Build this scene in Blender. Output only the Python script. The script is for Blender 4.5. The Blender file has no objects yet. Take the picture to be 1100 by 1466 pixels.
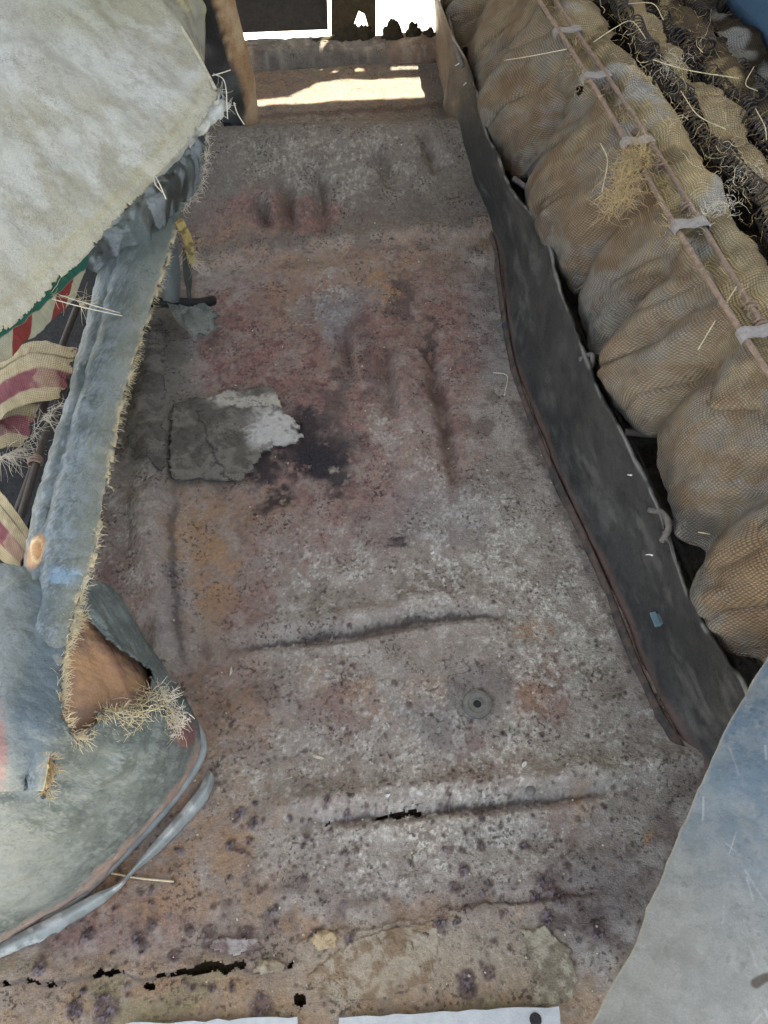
import bpy, math, random
import numpy as np
from mathutils import Vector, Matrix
random.seed(7); RNG = np.random.default_rng(11)
S = bpy.context.scene
# ------------------------------------------------------------------ camera, sky, sun, exposure
FPX = 1100.0; CAMH = 0.80; PITCH = math.radians(57); YAW = math.radians(10.5)
cam = bpy.data.cameras.new("camera"); camo = bpy.data.objects.new("camera", cam)
S.collection.objects.link(camo); S.camera = camo
camo.location = (0, 0, CAMH); camo.rotation_euler = (math.pi/2 - PITCH, 0, -YAW)
cam.sensor_fit = 'HORIZONTAL'; cam.sensor_width = 36; cam.lens = 36*FPX/1100
cam.clip_start = 0.01; cam.clip_end = 500
S.render.resolution_x = 768; S.render.resolution_y = 1024
SUN_EL = math.radians(77); SUN_AZ = math.radians(20)          # azimuth from +Y towards +X
W = bpy.data.worlds.new("World"); S.world = W; W.use_nodes = True
nt = W.node_tree; nt.nodes.clear()
sky = nt.nodes.new('ShaderNodeTexSky'); sky.sky_type = 'NISHITA'; sky.sun_disc = False
sky.sun_elevation = SUN_EL; sky.sun_rotation = SUN_AZ; sky.dust_density = 5.0; sky.ozone_density = .5; sky.air_density = 1.0
bg = nt.nodes.new('ShaderNodeBackground'); bg.inputs[1].default_value = 0.15
wo = nt.nodes.new('ShaderNodeOutputWorld')
nt.links.new(sky.outputs[0], bg.inputs[0]); nt.links.new(bg.outputs[0], wo.inputs[0])
sl = bpy.data.lights.new("sun", 'SUN'); sl.energy = 5.0; sl.angle = math.radians(0.5); sl.color = (1, .96, .9)
so = bpy.data.objects.new("sun", sl); S.collection.objects.link(so)
sd = Vector((math.sin(SUN_AZ)*math.cos(SUN_EL), math.cos(SUN_AZ)*math.cos(SUN_EL), math.sin(SUN_EL)))
so.rotation_euler = sd.to_track_quat('Z', 'Y').to_euler(); so.location = sd*6
S.view_settings.view_transform = 'Standard'; S.view_settings.look = 'None'
S.view_settings.gamma = 1; S.view_settings.exposure = 2.66
S.view_settings.use_white_balance = True; S.view_settings.white_balance_temperature = 7300; S.view_settings.white_balance_tint = 6
# ------------------------------------------------------------------ survey of the place: plan points from a sight line and a height
_f = np.array([math.sin(YAW)*math.cos(PITCH), math.cos(YAW)*math.cos(PITCH), -math.sin(PITCH)])
_r = np.array([math.cos(YAW), -math.sin(YAW), 0.]); _u = np.cross(_r, _f)
C0 = np.array([0, 0, CAMH])
def U(px, py, z=0.0):
    d = _f*FPX + _r*(px-550) + _u*(733-py)
    return C0 + d*((z-CAMH)/d[2])
def UX(px, py, x):
    d = _f*FPX + _r*(px-550) + _u*(733-py); return C0 + d*(x/d[0])
def UY(px, py, y):
    d = _f*FPX + _r*(px-550) + _u*(733-py); return C0 + d*(y/d[1])
def PR(P):
    q = P - C0; k = q@_f
    return 550 + FPX*(q@_r)/k, 733 - FPX*(q@_u)/k
# ------------------------------------------------------------------ noise
def _hash(ix, iy, seed):
    h = (ix.astype(np.int64)*374761393 + iy.astype(np.int64)*668265263 + seed*974711) & 0xffffffff
    h = ((h ^ (h >> 13))*1274126177) & 0xffffffff
    return ((h ^ (h >> 16)) & 0xffffff)/float(0xffffff)
def vnoise(x, y, seed=0):
    ix = np.floor(x); iy = np.floor(y); fx = x-ix; fy = y-iy
    fx = fx*fx*(3-2*fx); fy = fy*fy*(3-2*fy)
    a = _hash(ix, iy, seed); b = _hash(ix+1, iy, seed); c = _hash(ix, iy+1, seed); d = _hash(ix+1, iy+1, seed)
    return (a*(1-fx)+b*fx)*(1-fy) + (c*(1-fx)+d*fx)*fy
def fbm(x, y, scale, oct=4, seed=0, gain=.55):
    t = 0; a = 1; s = 0
    for i in range(oct):
        c, n = math.cos(.7*i), math.sin(.7*i)
        t = t + a*vnoise((x*c-y*n)*scale+17.3*i, (x*n+y*c)*scale-9.1*i, seed+i*31); s += a; a *= gain; scale *= 2.03
    return t/s
def sm(a, b, x):
    t = np.clip((x-a)/(b-a), 0, 1); return t*t*(3-2*t)
def lin(c):
    c = np.array(c, float)/255
    return np.where(c < .04045, c/12.92, ((c+.055)/1.055)**2.4)
def mixc(A, c, m):
    return A*(1-m[..., None]) + lin(c)*m[..., None]
# ------------------------------------------------------------------ materials
def material(name, col=None, rough=.85, var=.25, nscale=60, bump=.3, bscale=300, bdist=.002, metal=0., weave=None, spec=.3, wcon=.6, fine=0.0, speck=0.0, sscale=380):
    m = bpy.data.materials.new(name); m.use_nodes = True; t = m.node_tree; n = t.nodes; L = t.links
    b = n['Principled BSDF']; b.inputs['Metallic'].default_value = metal
    b.inputs['Specular IOR Level'].default_value = spec
    tc = n.new('ShaderNodeTexCoord')
    def noise(sc, det=5, ro=.6):
        q = n.new('ShaderNodeTexNoise'); q.inputs['Scale'].default_value = sc; q.inputs['Detail'].default_value = det
        q.inputs['Roughness'].default_value = ro; L.new(tc.outputs['Object'], q.inputs['Vector'])
        mr = n.new('ShaderNodeMapRange'); mr.inputs[1].default_value = .28; mr.inputs[2].default_value = .72; L.new(q.outputs['Fac'], mr.inputs[0]); return mr.outputs[0]
    def math_(op, a, bb=None, c=None):
        q = n.new('ShaderNodeMath'); q.operation = op
        for i, v in enumerate((a, bb, c)):
            if v is None: continue
            if isinstance(v, (int, float)): q.inputs[i].default_value = v
            else: L.new(v, q.inputs[i])
        return q.outputs[0]
    if col is None:
        at = n.new('ShaderNodeAttribute'); at.attribute_name = 'col'; base = at.outputs['Color']
    else:
        rg = n.new('ShaderNodeRGB'); rg.outputs[0].default_value = (*lin(col), 1); base = rg.outputs[0]
    v = math_('MULTIPLY_ADD', noise(nscale), 2*var, 1-var)
    if fine: v = math_('MULTIPLY', v, math_('MULTIPLY_ADD', noise(900, 2), 2*fine, 1-fine))
    if speck:
        sk = n.new('ShaderNodeMapRange'); sk.inputs[1].default_value = .60; sk.inputs[2].default_value = .78; L.new(noise(sscale, 3, .55), sk.inputs[0]); cl = n.new('ShaderNodeMapRange'); cl.inputs[1].default_value = .35; cl.inputs[2].default_value = .75; L.new(noise(26, 4), cl.inputs[0])
        v = math_('MULTIPLY', v, math_('MULTIPLY_ADD', math_('MULTIPLY', sk.outputs[0], cl.outputs[0]), -speck*1.5, 1.0))
        s2 = n.new('ShaderNodeMapRange'); s2.inputs[1].default_value = .70; s2.inputs[2].default_value = .92; L.new(noise(sscale*1.31, 2, .5), s2.inputs[0])
        v = math_('MULTIPLY', v, math_('MULTIPLY_ADD', s2.outputs[0], speck*.55, 1.0))
    hb = noise(bscale, 6, .65)
    if weave:
        uv = n.new('ShaderNodeAttribute'); uv.attribute_name = 'cloth_uv'
        sp = n.new('ShaderNodeSeparateXYZ'); L.new(uv.outputs['Vector'], sp.inputs[0])
        wob = math_('MULTIPLY_ADD', noise(30, 2), .0022, -.0011)
        u = math_('MULTIPLY', math_('ADD', sp.outputs[0], wob), 1/weave); w = math_('MULTIPLY', math_('ADD', sp.outputs[1], wob), 1/weave)
        sa = math_('ABSOLUTE', math_('SINE', math_('MULTIPLY', u, math.pi))); sb = math_('ABSOLUTE', math_('SINE', math_('MULTIPLY', w, math.pi)))
        ck = math_('FLOORED_MODULO', math_('ADD', math_('FLOOR', u), math_('FLOOR', w)), 2.0)
        h1 = math_('MULTIPLY', sa, math_('MULTIPLY_ADD', sb, .6, .4)); h2 = math_('MULTIPLY', sb, math_('MULTIPLY_ADD', sa, .6, .4))
        mx = n.new('ShaderNodeMix'); L.new(ck, mx.inputs[0]); L.new(h1, mx.inputs[2]); L.new(h2, mx.inputs[3])
        h = mx.outputs[0]
        v = math_('MULTIPLY', v, math_('MULTIPLY_ADD', h, wcon*1.3, 1-wcon))
        hb = math_('ADD', h, math_('MULTIPLY', hb, .35))
    vm = n.new('ShaderNodeVectorMath'); vm.operation = 'SCALE'; L.new(base, vm.inputs[0]); L.new(v, vm.inputs['Scale'])
    L.new(vm.outputs[0], b.inputs['Base Color'])
    L.new(math_('MULTIPLY_ADD', noise(nscale*2.3, 3), .3, rough-.15), b.inputs['Roughness'])
    bp = n.new('ShaderNodeBump'); bp.inputs['Strength'].default_value = bump; bp.inputs['Distance'].default_value = bdist
    L.new(hb, bp.inputs['Height']); L.new(bp.outputs[0], b.inputs['Normal'])
    return m
M = {}
M['floor'] = material('rusty_floor_steel', None, .8, .2, 190, .6, 420, .003, fine=.15, spec=.3, speck=.45, sscale=230)
M['mat'] = material('crumbling_deadener', None, .95, .16, 120, .6, 260, .004, fine=.14, spec=.1, speck=.3)
M['heel'] = material('black_worn_rubber', None, .58, .10, 140, .25, 350, .0012, spec=.3, fine=.08, speck=.14, sscale=220)
M['vinyl'] = material('worn_leatherette', None, .5, .10, 240, .35, 500, .0012, fine=.10, spec=.35, speck=.22, sscale=420)
M['canvas'] = material('stained_canvas', None, .9, .09, 320, .4, 900, .0012, spec=.1, fine=.15, speck=.16, sscale=420)
M['burlap'] = material('burlap', None, .97, .18, 60, .9, 800, .0016, weave=.0029, wcon=.5, spec=.02, fine=.12)
M['plaid'] = material('woven_plaid', None, .9, .12, 120, .6, 700, .001, weave=.0022, wcon=.4, spec=.05)
M['rustmetal'] = material('rust_brown_steel', None, .85, .13, 120, .35, 300, .0015, fine=.12, spec=.2, speck=.22)
M['moss'] = material('mossy_rust', (62, 56, 44), .95, .3, 120, .7, 300, .003, spec=.05)
M['rod'] = material('rusted_wire', (130, 110, 96), .75, .35, 180, .5, 600, .001, spec=.3)
M['clip'] = material('dull_galvanised_clip', (138, 132, 128), .6, .3, 160, .4, 500, .001, spec=.4, metal=.2)
M['spring'] = material('dark_spring_wire', (66, 58, 52), .6, .4, 200, .3, 600, .001, spec=.4)
M['darkwire'] = material('grey_dusty_wire', (96, 90, 86), .75, .3, 160, .4, 500, .001)
M['straw'] = material('pale_straw', (192, 178, 146), .9, .25, 120, .2, 600, .0005, spec=.1)
M['thread'] = material('pale_thread', (205, 196, 178), .9, .2, 120, .2, 600, .0005, spec=.1)
M['sisal'] = material('yellow_sisal', (176, 154, 114), .95, .3, 90, .2, 600, .0005, spec=.05)
M['strip'] = material('grey_rubber_strip', (138, 142, 138), .6, .25, 60, .4, 300, .001)
M['alu'] = material('oxidised_aluminium', (150, 154, 154), .5, .1, 90, .3, 400, .001, metal=.25, spec=.5)
M['steel'] = material('grey_zinc_washer', (104, 102, 95), .6, .3, 150, .5, 500, .001, spec=.4, metal=.2)
M['bluepanel'] = material('dusty_blue_leatherette', None, .62, .06, 120, .3, 600, .001, spec=.3, fine=.1, speck=.16, sscale=260)
M['black'] = material('black_tar_paint', (36, 34, 33), .7, .4, 80, .5, 300, .002)
M['dust'] = material('dusty_sill_steel', None, .9, .16, 140, .6, 350, .003, fine=.16, speck=.35)
M['flake'] = material('pale_paint_flake', (182, 172, 150), .8, .25, 120, .4, 400, .001)
M['concrete'] = material('pale_concrete', (182, 178, 170), .9, .12, 6, .3, 60, .004)
M['carpaint'] = material('faded_grey_paint', (120, 122, 120), .6, .2, 12, .2, 80, .002)
M['bluegrey'] = material('blue_clip_plastic', (96, 118, 126), .6, .2, 120, .3, 500, .001)
M['white'] = material('white_crumb', (205, 203, 198), .9, .2, 160, .4, 600, .001)
# ------------------------------------------------------------------ mesh helpers
COL = S.collection
def root(name, loc, label, cat, group=None):
    o = bpy.data.objects.new(name, None); COL.objects.link(o); o.location = loc; o.empty_display_size = .03
    o['label'] = label; o['category'] = cat
    if group: o['group'] = group
    return o
def fin(name, me, mat, parent=None, smooth=True):
    me.materials.append(mat); o = bpy.data.objects.new(name, me); COL.objects.link(o)
    if smooth: me.shade_smooth()
    if parent is not None:
        o.parent = parent; o.matrix_parent_inverse = Matrix.Translation(parent_loc(parent)).inverted()
    return o
def parent_loc(p):
    return p.location if p.parent is None else Vector((0, 0, 0))
def tag(o, label, cat, group=None, kind=None):
    if label: o['label'] = label
    if cat: o['category'] = cat
    if group: o['group'] = group
    if kind: o['kind'] = kind
    return o
def mesh_np(name, V, Q, cols=None, uv=None):
    """V (n,3), Q (m,4) or list of faces"""
    me = bpy.data.meshes.new(name)
    if isinstance(Q, np.ndarray):
        k = Q.shape[1]; m = len(Q)
        me.vertices.add(len(V)); me.vertices.foreach_set('co', np.ascontiguousarray(V, np.float32).ravel())
        me.loops.add(m*k); me.loops.foreach_set('vertex_index', np.ascontiguousarray(Q, np.int32).ravel())
        me.polygons.add(m); me.polygons.foreach_set('loop_start', np.arange(0, m*k, k, dtype=np.int32))
        me.update(calc_edges=True)
    else:
        me.from_pydata([tuple(v) for v in V], [], Q); me.update()
    if cols is not None:
        a = me.attributes.new('col', 'FLOAT_COLOR', 'POINT')
        c = np.ones((len(V), 4), np.float32); c[:, :3] = np.clip(cols, 0, 1); a.data.foreach_set('color', c.ravel())
    if uv is not None:
        a = me.attributes.new('cloth_uv', 'FLOAT_VECTOR', 'POINT')
        c = np.zeros((len(V), 3), np.float32); c[:, :2] = uv; a.data.foreach_set('vector', c.ravel())
    return me
def quads(nr, nc, keep=None):
    i = np.arange(nr*nc).reshape(nr, nc)
    q = np.stack([i[:-1, :-1], i[:-1, 1:], i[1:, 1:], i[1:, :-1]], -1)
    if keep is not None: q = q[keep]
    return q.reshape(-1, 4)
def grid(name, P, mat, parent=None, cols=None, uv=None, keep=None, thick=0.0, flip=False):
    """P (nr,nc,3); keep (nr-1,nc-1) bool; thick>0 closes the sheet into a slab"""
    nr, nc = P.shape[:2]; Q = quads(nr, nc, keep)
    if flip: Q = Q[:, ::-1]
    V = P.reshape(-1, 3); c = None if cols is None else cols.reshape(-1, 3); w = None if uv is None else uv.reshape(-1, 2)
    if thick > 0:
        gu = np.gradient(P, axis=0); gv = np.gradient(P, axis=1); N = np.cross(gv, gu)
        N /= np.linalg.norm(N, axis=-1, keepdims=True)+1e-9
        if flip: N = -N
        n = len(V); V2 = V + N.reshape(-1, 3)*thick                       # back side
        E = np.concatenate([Q[:, [0, 1]], Q[:, [1, 2]], Q[:, [2, 3]], Q[:, [3, 0]]])
        key = np.minimum(E[:, 0], E[:, 1]).astype(np.int64)*n + np.maximum(E[:, 0], E[:, 1])
        _, inv, cnt = np.unique(key, return_inverse=True, return_counts=True)
        B = E[cnt[inv] == 1]
        Q = np.concatenate([Q, Q[:, ::-1]+n, np.stack([B[:, 1], B[:, 0], B[:, 0]+n, B[:, 1]+n], 1)])
        V = np.concatenate([V, V2]); c = None if c is None else np.concatenate([c, c]); w = None if w is None else np.concatenate([w, w])
    used = np.zeros(len(V), bool); used[Q.ravel()] = True; mp = np.cumsum(used)-1
    me = mesh_np(name, V[used], mp[Q], None if c is None else c[used], None if w is None else w[used])
    return fin(name, me, mat, parent)
def cr(A, n):
    """Catmull-Rom resample along axis 0 to n samples"""
    A = np.asarray(A, float); k = len(A)
    if k == 2:
        t = np.linspace(0, 1, n).reshape(-1, *([1]*(A.ndim-1))); return A[0]*(1-t)+A[1]*t
    E = np.concatenate([[2*A[0]-A[1]], A, [2*A[-1]-A[-2]]])
    t = np.linspace(0, k-1, n); i = np.minimum(t.astype(int), k-2); f = (t-i).reshape(-1, *([1]*(A.ndim-1)))
    p0, p1, p2, p3 = E[i], E[i+1], E[i+2], E[i+3]
    return .5*((2*p1)+(p2-p0)*f+(2*p0-5*p1+4*p2-p3)*f*f+(3*p1-p0-3*p2+p3)*f**3)
def loft(ctrl, nr, nc):
    """ctrl (R,C,3)"""
    A = cr(np.asarray(ctrl, float), nr); return cr(A.transpose(1, 0, 2), nc).transpose(1, 0, 2)
def arcuv(P):
    a = np.linalg.norm(np.diff(P, axis=0), axis=-1); b = np.linalg.norm(np.diff(P, axis=1), axis=-1)
    u = np.zeros(P.shape[:2]); v = np.zeros(P.shape[:2])
    u[1:] = np.cumsum(a.mean(1))[:, None]; v[:, 1:] = np.cumsum(b.mean(0))[None]
    return np.stack([u, v], -1)
def normals(P):
    N = np.cross(np.gradient(P, axis=1), np.gradient(P, axis=0)); return N/(np.linalg.norm(N, axis=-1, keepdims=True)+1e-9)
class MB:
    def __init__(s): s.V = []; s.F = []; s.n = 0
    def add(s, V, F):
        s.V.extend(map(tuple, V)); s.F.extend([tuple(i+s.n for i in f) for f in F]); s.n += len(V)
    def tube(s, path, r, k=6, cap=True):
        P = np.asarray(path, float); n = len(P); T = np.gradient(P, axis=0); T /= np.linalg.norm(T, axis=1, keepdims=True)+1e-12
        rr = np.broadcast_to(np.asarray(r, float), (n,)); ref = np.array([.31, .17, .93]); V = []
        a = np.cross(T[0], ref); a /= np.linalg.norm(a)+1e-9
        for i in range(n):
            a = a - T[i]*(a@T[i]); a /= np.linalg.norm(a)+1e-12; b = np.cross(T[i], a)
            for j in range(k):
                t = 2*math.pi*j/k; V.append(P[i]+rr[i]*(a*math.cos(t)+b*math.sin(t)))
        F = [(i*k+j, i*k+(j+1) % k, (i+1)*k+(j+1) % k, (i+1)*k+j) for i in range(n-1) for j in range(k)]
        if cap: F += [tuple(range(k))[::-1], tuple((n-1)*k+j for j in range(k))]
        s.add(V, F); return s
    def box(s, c, sx, sy, sz, ax=(1, 0, 0), ay=(0, 1, 0), az=(0, 0, 1)):
        c, ax, ay, az = map(np.array, (c, ax, ay, az)); V = []
        for i in (-1, 1):
            for j in (-1, 1):
                for k in (-1, 1): V.append(c+ax*i*sx/2+ay*j*sy/2+az*k*sz/2)
        s.add(V, [(0, 1, 3, 2), (4, 6, 7, 5), (0, 4, 5, 1), (2, 3, 7, 6), (0, 2, 6, 4), (1, 5, 7, 3)]); return s
    def poly(s, pts, d):
        """flat polygon pts extruded by vector d"""
        n = len(pts); V = [np.array(p, float) for p in pts]; V += [p+np.array(d) for p in V]
        s.add(V, [tuple(range(n))[::-1], tuple(range(n, 2*n))]+[(i, (i+1) % n, n+(i+1) % n, n+i) for i in range(n)]); return s
    def build(s, name, mat, parent=None, smooth=True):
        me = bpy.data.meshes.new(name); me.from_pydata(s.V, [], s.F); me.update()
        return fin(name, me, mat, parent, smooth)
def strand(mb, p, d, L, r=.0005, bend=.5, n=6, k=3):
    """one limp fibre from p along d"""
    P = [np.array(p, float)]; d = np.array(d, float); d /= np.linalg.norm(d)+1e-9; w = RNG.normal(size=3)*bend
    for i in range(n):
        d = d + w/n + RNG.normal(size=3)*bend*.35; d /= np.linalg.norm(d); P.append(P[-1]+d*L/n)
    mb.tube(P, np.linspace(r, r*.5, n+1), k)
def fringe(name, path, direc, n, L, mat, parent, r=.0006, bend=.6, spread=.4):
    P = cr(np.asarray(path, float), 400); mb = MB()
    D = np.asarray(direc, float); D = np.broadcast_to(D, (len(path), 3)) if D.ndim == 1 else D; D = cr(D, 400)
    den = np.array([max(.05, vnoise(np.array([i*.045]), np.array([n*1.]), 5)[0]) for i in range(400)])**1.5; den /= den.sum()
    for i in RNG.choice(400, n, p=den):
        strand(mb, P[i]+RNG.normal(size=3)*.0012, D[i]+RNG.normal(size=3)*spread, L*RNG.uniform(.35, 1.2), r*RNG.uniform(.6, 1.3), bend)
    return tag(mb.build(name, mat, parent), None, None, kind='stuff')
def pdist(PX, PY, pts):
    """distance, signed side and run along a polyline (picture units of the survey)"""
    best = np.full(PX.shape, 1e9); side = np.zeros(PX.shape); run = np.zeros(PX.shape); s0 = 0
    for (x0, y0), (x1, y1) in zip(pts[:-1], pts[1:]):
        dx, dy = x1-x0, y1-y0; L2 = dx*dx+dy*dy; t = np.clip(((PX-x0)*dx+(PY-y0)*dy)/L2, 0, 1)
        d = np.hypot(PX-x0-t*dx, PY-y0-t*dy); m = d < best
        best = np.where(m, d, best); side = np.where(m, np.sign((PX-x0)*dy-(PY-y0)*dx), side); run = np.where(m, s0+t*math.sqrt(L2), run); s0 += math.sqrt(L2)
    return best, side, run/s0
def inpoly(PX, PY, poly):
    r = np.zeros(PX.shape, bool); n = len(poly)
    for i in range(n):
        x0, y0 = poly[i]; x1, y1 = poly[(i+1) % n]
        if y0 == y1: continue
        c = ((y0 > PY) != (y1 > PY)) & (PX < (x1-x0)*(PY-y0)/(y1-y0)+x0); r ^= c
    return r
# ================================================================== FLOOR
def axis(parts):
    out = [np.linspace(a, b, n, endpoint=False) for a, b, n in parts]; return np.concatenate(out+[[parts[-1][1]]])
xs = axis([(-1.1, -.36, 20), (-.36, .40, 520), (.40, 1.2, 16)])
ys = axis([(-.10, .45, 390), (.45, 1.0, 300), (1.0, 1.56, 200), (1.56, 1.66, 16)])
FX, FY = np.meshgrid(xs, ys); fx, fy = FX, FY
def hump(x, y):
    yc = y + .10*(x-.15)                                           # tunnel runs slightly askew
    return .080*np.clip((yc-1.015)/.20, 0, 1)**.85*(1-sm(1.225, 1.36, yc)) + .006*sm(.93, 1.0, yc)*(1-sm(1.0, 1.12, yc))
FZ = hump(fx, fy)
PXv, PYv = PR(np.stack([fx, fy, FZ], -1)); n1 = fbm(fx, fy, 30, 4, 1); n2 = fbm(fx, fy, 9, 4, 2); n3 = fbm(fx, fy, 160, 3, 3); n4 = fbm(fx, fy, 75, 3, 8); nf = fbm(fx, fy, 330, 2, 21)
jx = PXv+(n1-.5)*60+(n4-.5)*26; jy = PYv+(fbm(fx, fy, 30, 4, 44)-.5)*60+(n3-.5)*16
FZ = FZ + (n2-.5)*.012 + (n1-.5)*.004 + (n3-.5)*.0012
# pressed ribs and grooves
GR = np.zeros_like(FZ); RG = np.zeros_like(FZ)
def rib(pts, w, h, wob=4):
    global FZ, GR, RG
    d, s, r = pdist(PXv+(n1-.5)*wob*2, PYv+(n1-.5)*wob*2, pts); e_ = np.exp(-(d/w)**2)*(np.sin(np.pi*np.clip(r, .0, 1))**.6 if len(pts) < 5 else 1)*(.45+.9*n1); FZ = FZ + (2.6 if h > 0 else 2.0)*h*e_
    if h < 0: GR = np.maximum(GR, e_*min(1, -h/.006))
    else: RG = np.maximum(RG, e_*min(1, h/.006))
rib([(212, 430), (216, 690), (238, 960), (262, 1180)], 24, .010)
for p in ([(607, 455), (622, 530), (640, 620), (655, 700)], [(490, 470), (500, 545)], [(372, 285), (382, 325)], [(458, 250), (462, 330)], [(538, 205), (560, 270)], [(410, 255), (415, 330)], [(610, 190), (628, 250)], [(548, 490), (562, 600)]): rib(p, 10, -.010)
rib([(560, 480), (590, 640), (600, 700)], 24, .004)
rib([(330, 905), (480, 895), (620, 865), (720, 850)], 16, .005); rib([(320, 928), (480, 915), (640, 884), (760, 880)], 7, -.0055)
rib([(400, 1155), (600, 1135), (760, 1118), (900, 1098), (1000, 1085)], 20, .006)
rib([(430, 1185), (600, 1165), (760, 1150), (900, 1130)], 7, -.005)
rib([(640, 1215), (760, 1205), (900, 1190)], 22, -.004)
rib([(360, 352), (520, 345), (700, 320)], 14, .004); rib([(370, 400), (480, 388), (560, 372)], 12, .004)
# rear flute and dish round the drain
d, s, r = pdist(PXv, PYv, [(683, 1010), (684, 1010)]); FZ = FZ - .0035*np.exp(-(d/34)**2)
# lower seams: overlapped sheets
d, s, r = pdist(PXv+(n1-.5)*14, PYv+(n1-.5)*26+(n4-.5)*12, [(-80, 1412), (60, 1404), (180, 1396), (300, 1392), (412, 1380), (425, 1374)])
seam_d, seam_s = d, s
lip = np.exp(-(np.maximum(d-3, 0)/22)**2)*sm(0, .06, 1-r)
FZ = FZ + np.where(s > 0, .005, -.003)*lip
d2, s2, r2 = pdist(PXv+(n1-.5)*18, PYv+(n4-.5)*18, [(395, 1362), (440, 1340), (520, 1330), (620, 1308), (640, 1302), (760, 1290), (870, 1275)])
FZ = FZ + np.where(s2 > 0, -.0028, .0)*np.exp(-(d2/60)**2)*sm(0, .1, r2)*sm(0, .1, 1-r2)
# ---- colour of the steel: rust, scale, dust, painted relief shading
def blob(px, py, rx, ry, k=1.0, hard=.5):
    q = ((jx-px)/rx)**2+((jy-py)/ry)**2; return k*(1-sm(hard, 1.35, np.sqrt(q)))
def many(L): return np.clip(np.maximum.reduce([blob(*b) for b in L]), 0, 1)
fc = np.empty(fx.shape+(3,)); fc[:] = lin((130, 119, 109))
fc = mixc(fc, (109, 97, 88), sm(.45, .56, .5*n1+.5*n4)); fc = mixc(fc, (146, 138, 129), sm(.5, .66, fbm(fx, fy, 40, 4, 5))*.8)
fc = mixc(fc, (92, 83, 75), sm(356, 334, PYv+.09*(PXv-500)+(n4-.5)*14)*.8)                                     # darker tunnel skin above the crease
fc = mixc(fc, (116, 110, 103), sm(330, 200, jy)*.6*sm(.42, .6, nf))
patch = sm(.44, .55, fbm(fx, fy, 55, 5, 6, .68)); n4 = fbm(fx, fy, 75, 4, 8, .68)
red = many([(400, 560, 90, 190, .9), (540, 560, 70, 210, .8), (330, 520, 50, 110, .9), (590, 420, 80, 70, .5), (640, 500, 70, 90, .8), (360, 310, 80, 36, .7), (450, 310, 45, 26, .8),
            (420, 735, 130, 90, .6), (330, 460, 60, 50, .9), (450, 440, 110, 60, .7), (180, 820, 70, 120, .45), (780, 985, 42, 52, .9), (690, 1090, 60, 45, .55), (480, 1010, 60, 60, .5),
            (340, 850, 60, 60, .6), (500, 1160, 60, 30, .3), (800, 1160, 40, 40, .45), (640, 640, 40, 120, .6), (170, 1310, 120, 60, .5), (330, 1000, 80, 90, .4)])
fc = mixc(fc, (122, 93, 85), red*(.35+.65*patch)); fc = mixc(fc, (146, 108, 98), red*sm(.54, .64, nf)*.7); fc = mixc(fc, (92, 66, 64), red*sm(.56, .64, fbm(fx, fy, 120, 4, 47, .7))*.7)
och = many([(480, 380, 150, 22, .55), (400, 440, 40, 40, .5), (548, 410, 26, 34, .85), (290, 790, 55, 120, .75), (330, 740, 90, 45, .6), (300, 1160, 100, 120, .7), (250, 1260, 150, 80, .7), (330, 1040, 70, 110, .55),
            (760, 908, 27, 15, 1.2), (770, 1000, 24, 30, .6), (620, 990, 36, 26, .8), (530, 1005, 34, 26, .6), (440, 970, 36, 22, .6), (830, 1150, 22, 34, .8), (935, 1192, 14, 12, .9),
            (700, 345, 60, 18, .45), (450, 1335, 60, 26, .7), (660, 1300, 130, 20, .5), (430, 130, 200, 40, .5), (150, 1400, 300, 40, .6), (330, 340, 60, 24, .6), (480, 1100, 40, 40, .2)])
fc = mixc(fc, (140, 113, 88), och*(.3+.7*patch)); fc = mixc(fc, (166, 126, 84), np.clip(och-.55, 0, 1)*1.2*sm(.45, .6, n4))
pale = many([(720, 820, 170, 120, .8), (800, 900, 110, 110, .9), (650, 1080, 190, 110, .8), (480, 830, 120, 70, .6), (420, 1100, 130, 80, .55), (640, 1200, 220, 60, .8), (900, 1080, 80, 90, .6),
             (200, 760, 40, 90, .6), (640, 690, 60, 60, .45), (480, 430, 55, 45, .6), (470, 950, 110, 40, .6), (560, 1240, 160, 40, .5), (500, 230, 170, 60, .3), (560, 610, 40, 60, .5)])
fc = mixc(fc, (154, 148, 136), pale*(.2+.8*sm(.46, .53, n4))); fc = mixc(fc, (188, 182, 174), pale*sm(.58, .66, nf)*sm(.48, .56, n4)*.9); FZ = FZ + .0007*pale*sm(.46, .52, n4)+.0005*red*patch
blu = many([(490, 450, 50, 40, .6), (620, 740, 90, 50, .35), (720, 470, 50, 90, .35), (640, 1020, 70, 60, .4), (250, 870, 16, 80, .5)])
fc = mixc(fc, (102, 103, 108), blu*.8)
cream = many([(610, 1190, 70, 26, .9), (620, 990, 30, 18, .5), (740, 1095, 26, 20, 1), (700, 1130, 40, 12, .8), (620, 1140, 30, 14, .7), (880, 880, 26, 22, .7), (770, 870, 36, 22, .5)])
fc = mixc(fc, (200, 192, 176), cream*sm(.48, .68, nf)*.8); 
tan = sm(0, 1, (np.where(s2 > 0, 0, 0)))
low = sm(1352, 1420, jy+.12*jx*0)
fc = mixc(fc, (142, 121, 96), low*.8*(.4+.6*patch)); fc = mixc(fc, (121, 115, 88), low*sm(.5, .62, n1)*.7)
low2 = many([(560, 1380, 170, 55, .9), (700, 1370, 100, 60, .8)]); fc = mixc(fc, (150, 138, 118), low2*.7)
fc = mixc(fc, (108, 103, 94), many([(225, 560, 50, 150, 1), (200, 470, 60, 60, 1), (270, 640, 70, 60, .8)])*.85)   # clay dust by the seat
fc = mixc(fc, (44, 39, 41), many([(455, 655, 62, 44, 1), (440, 610, 40, 40, .9), (495, 690, 22, 22, .9), (400, 720, 26, 12, .9), (375, 680, 26, 26, .9)])*sm(.36, .5, n4+.12))
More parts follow.
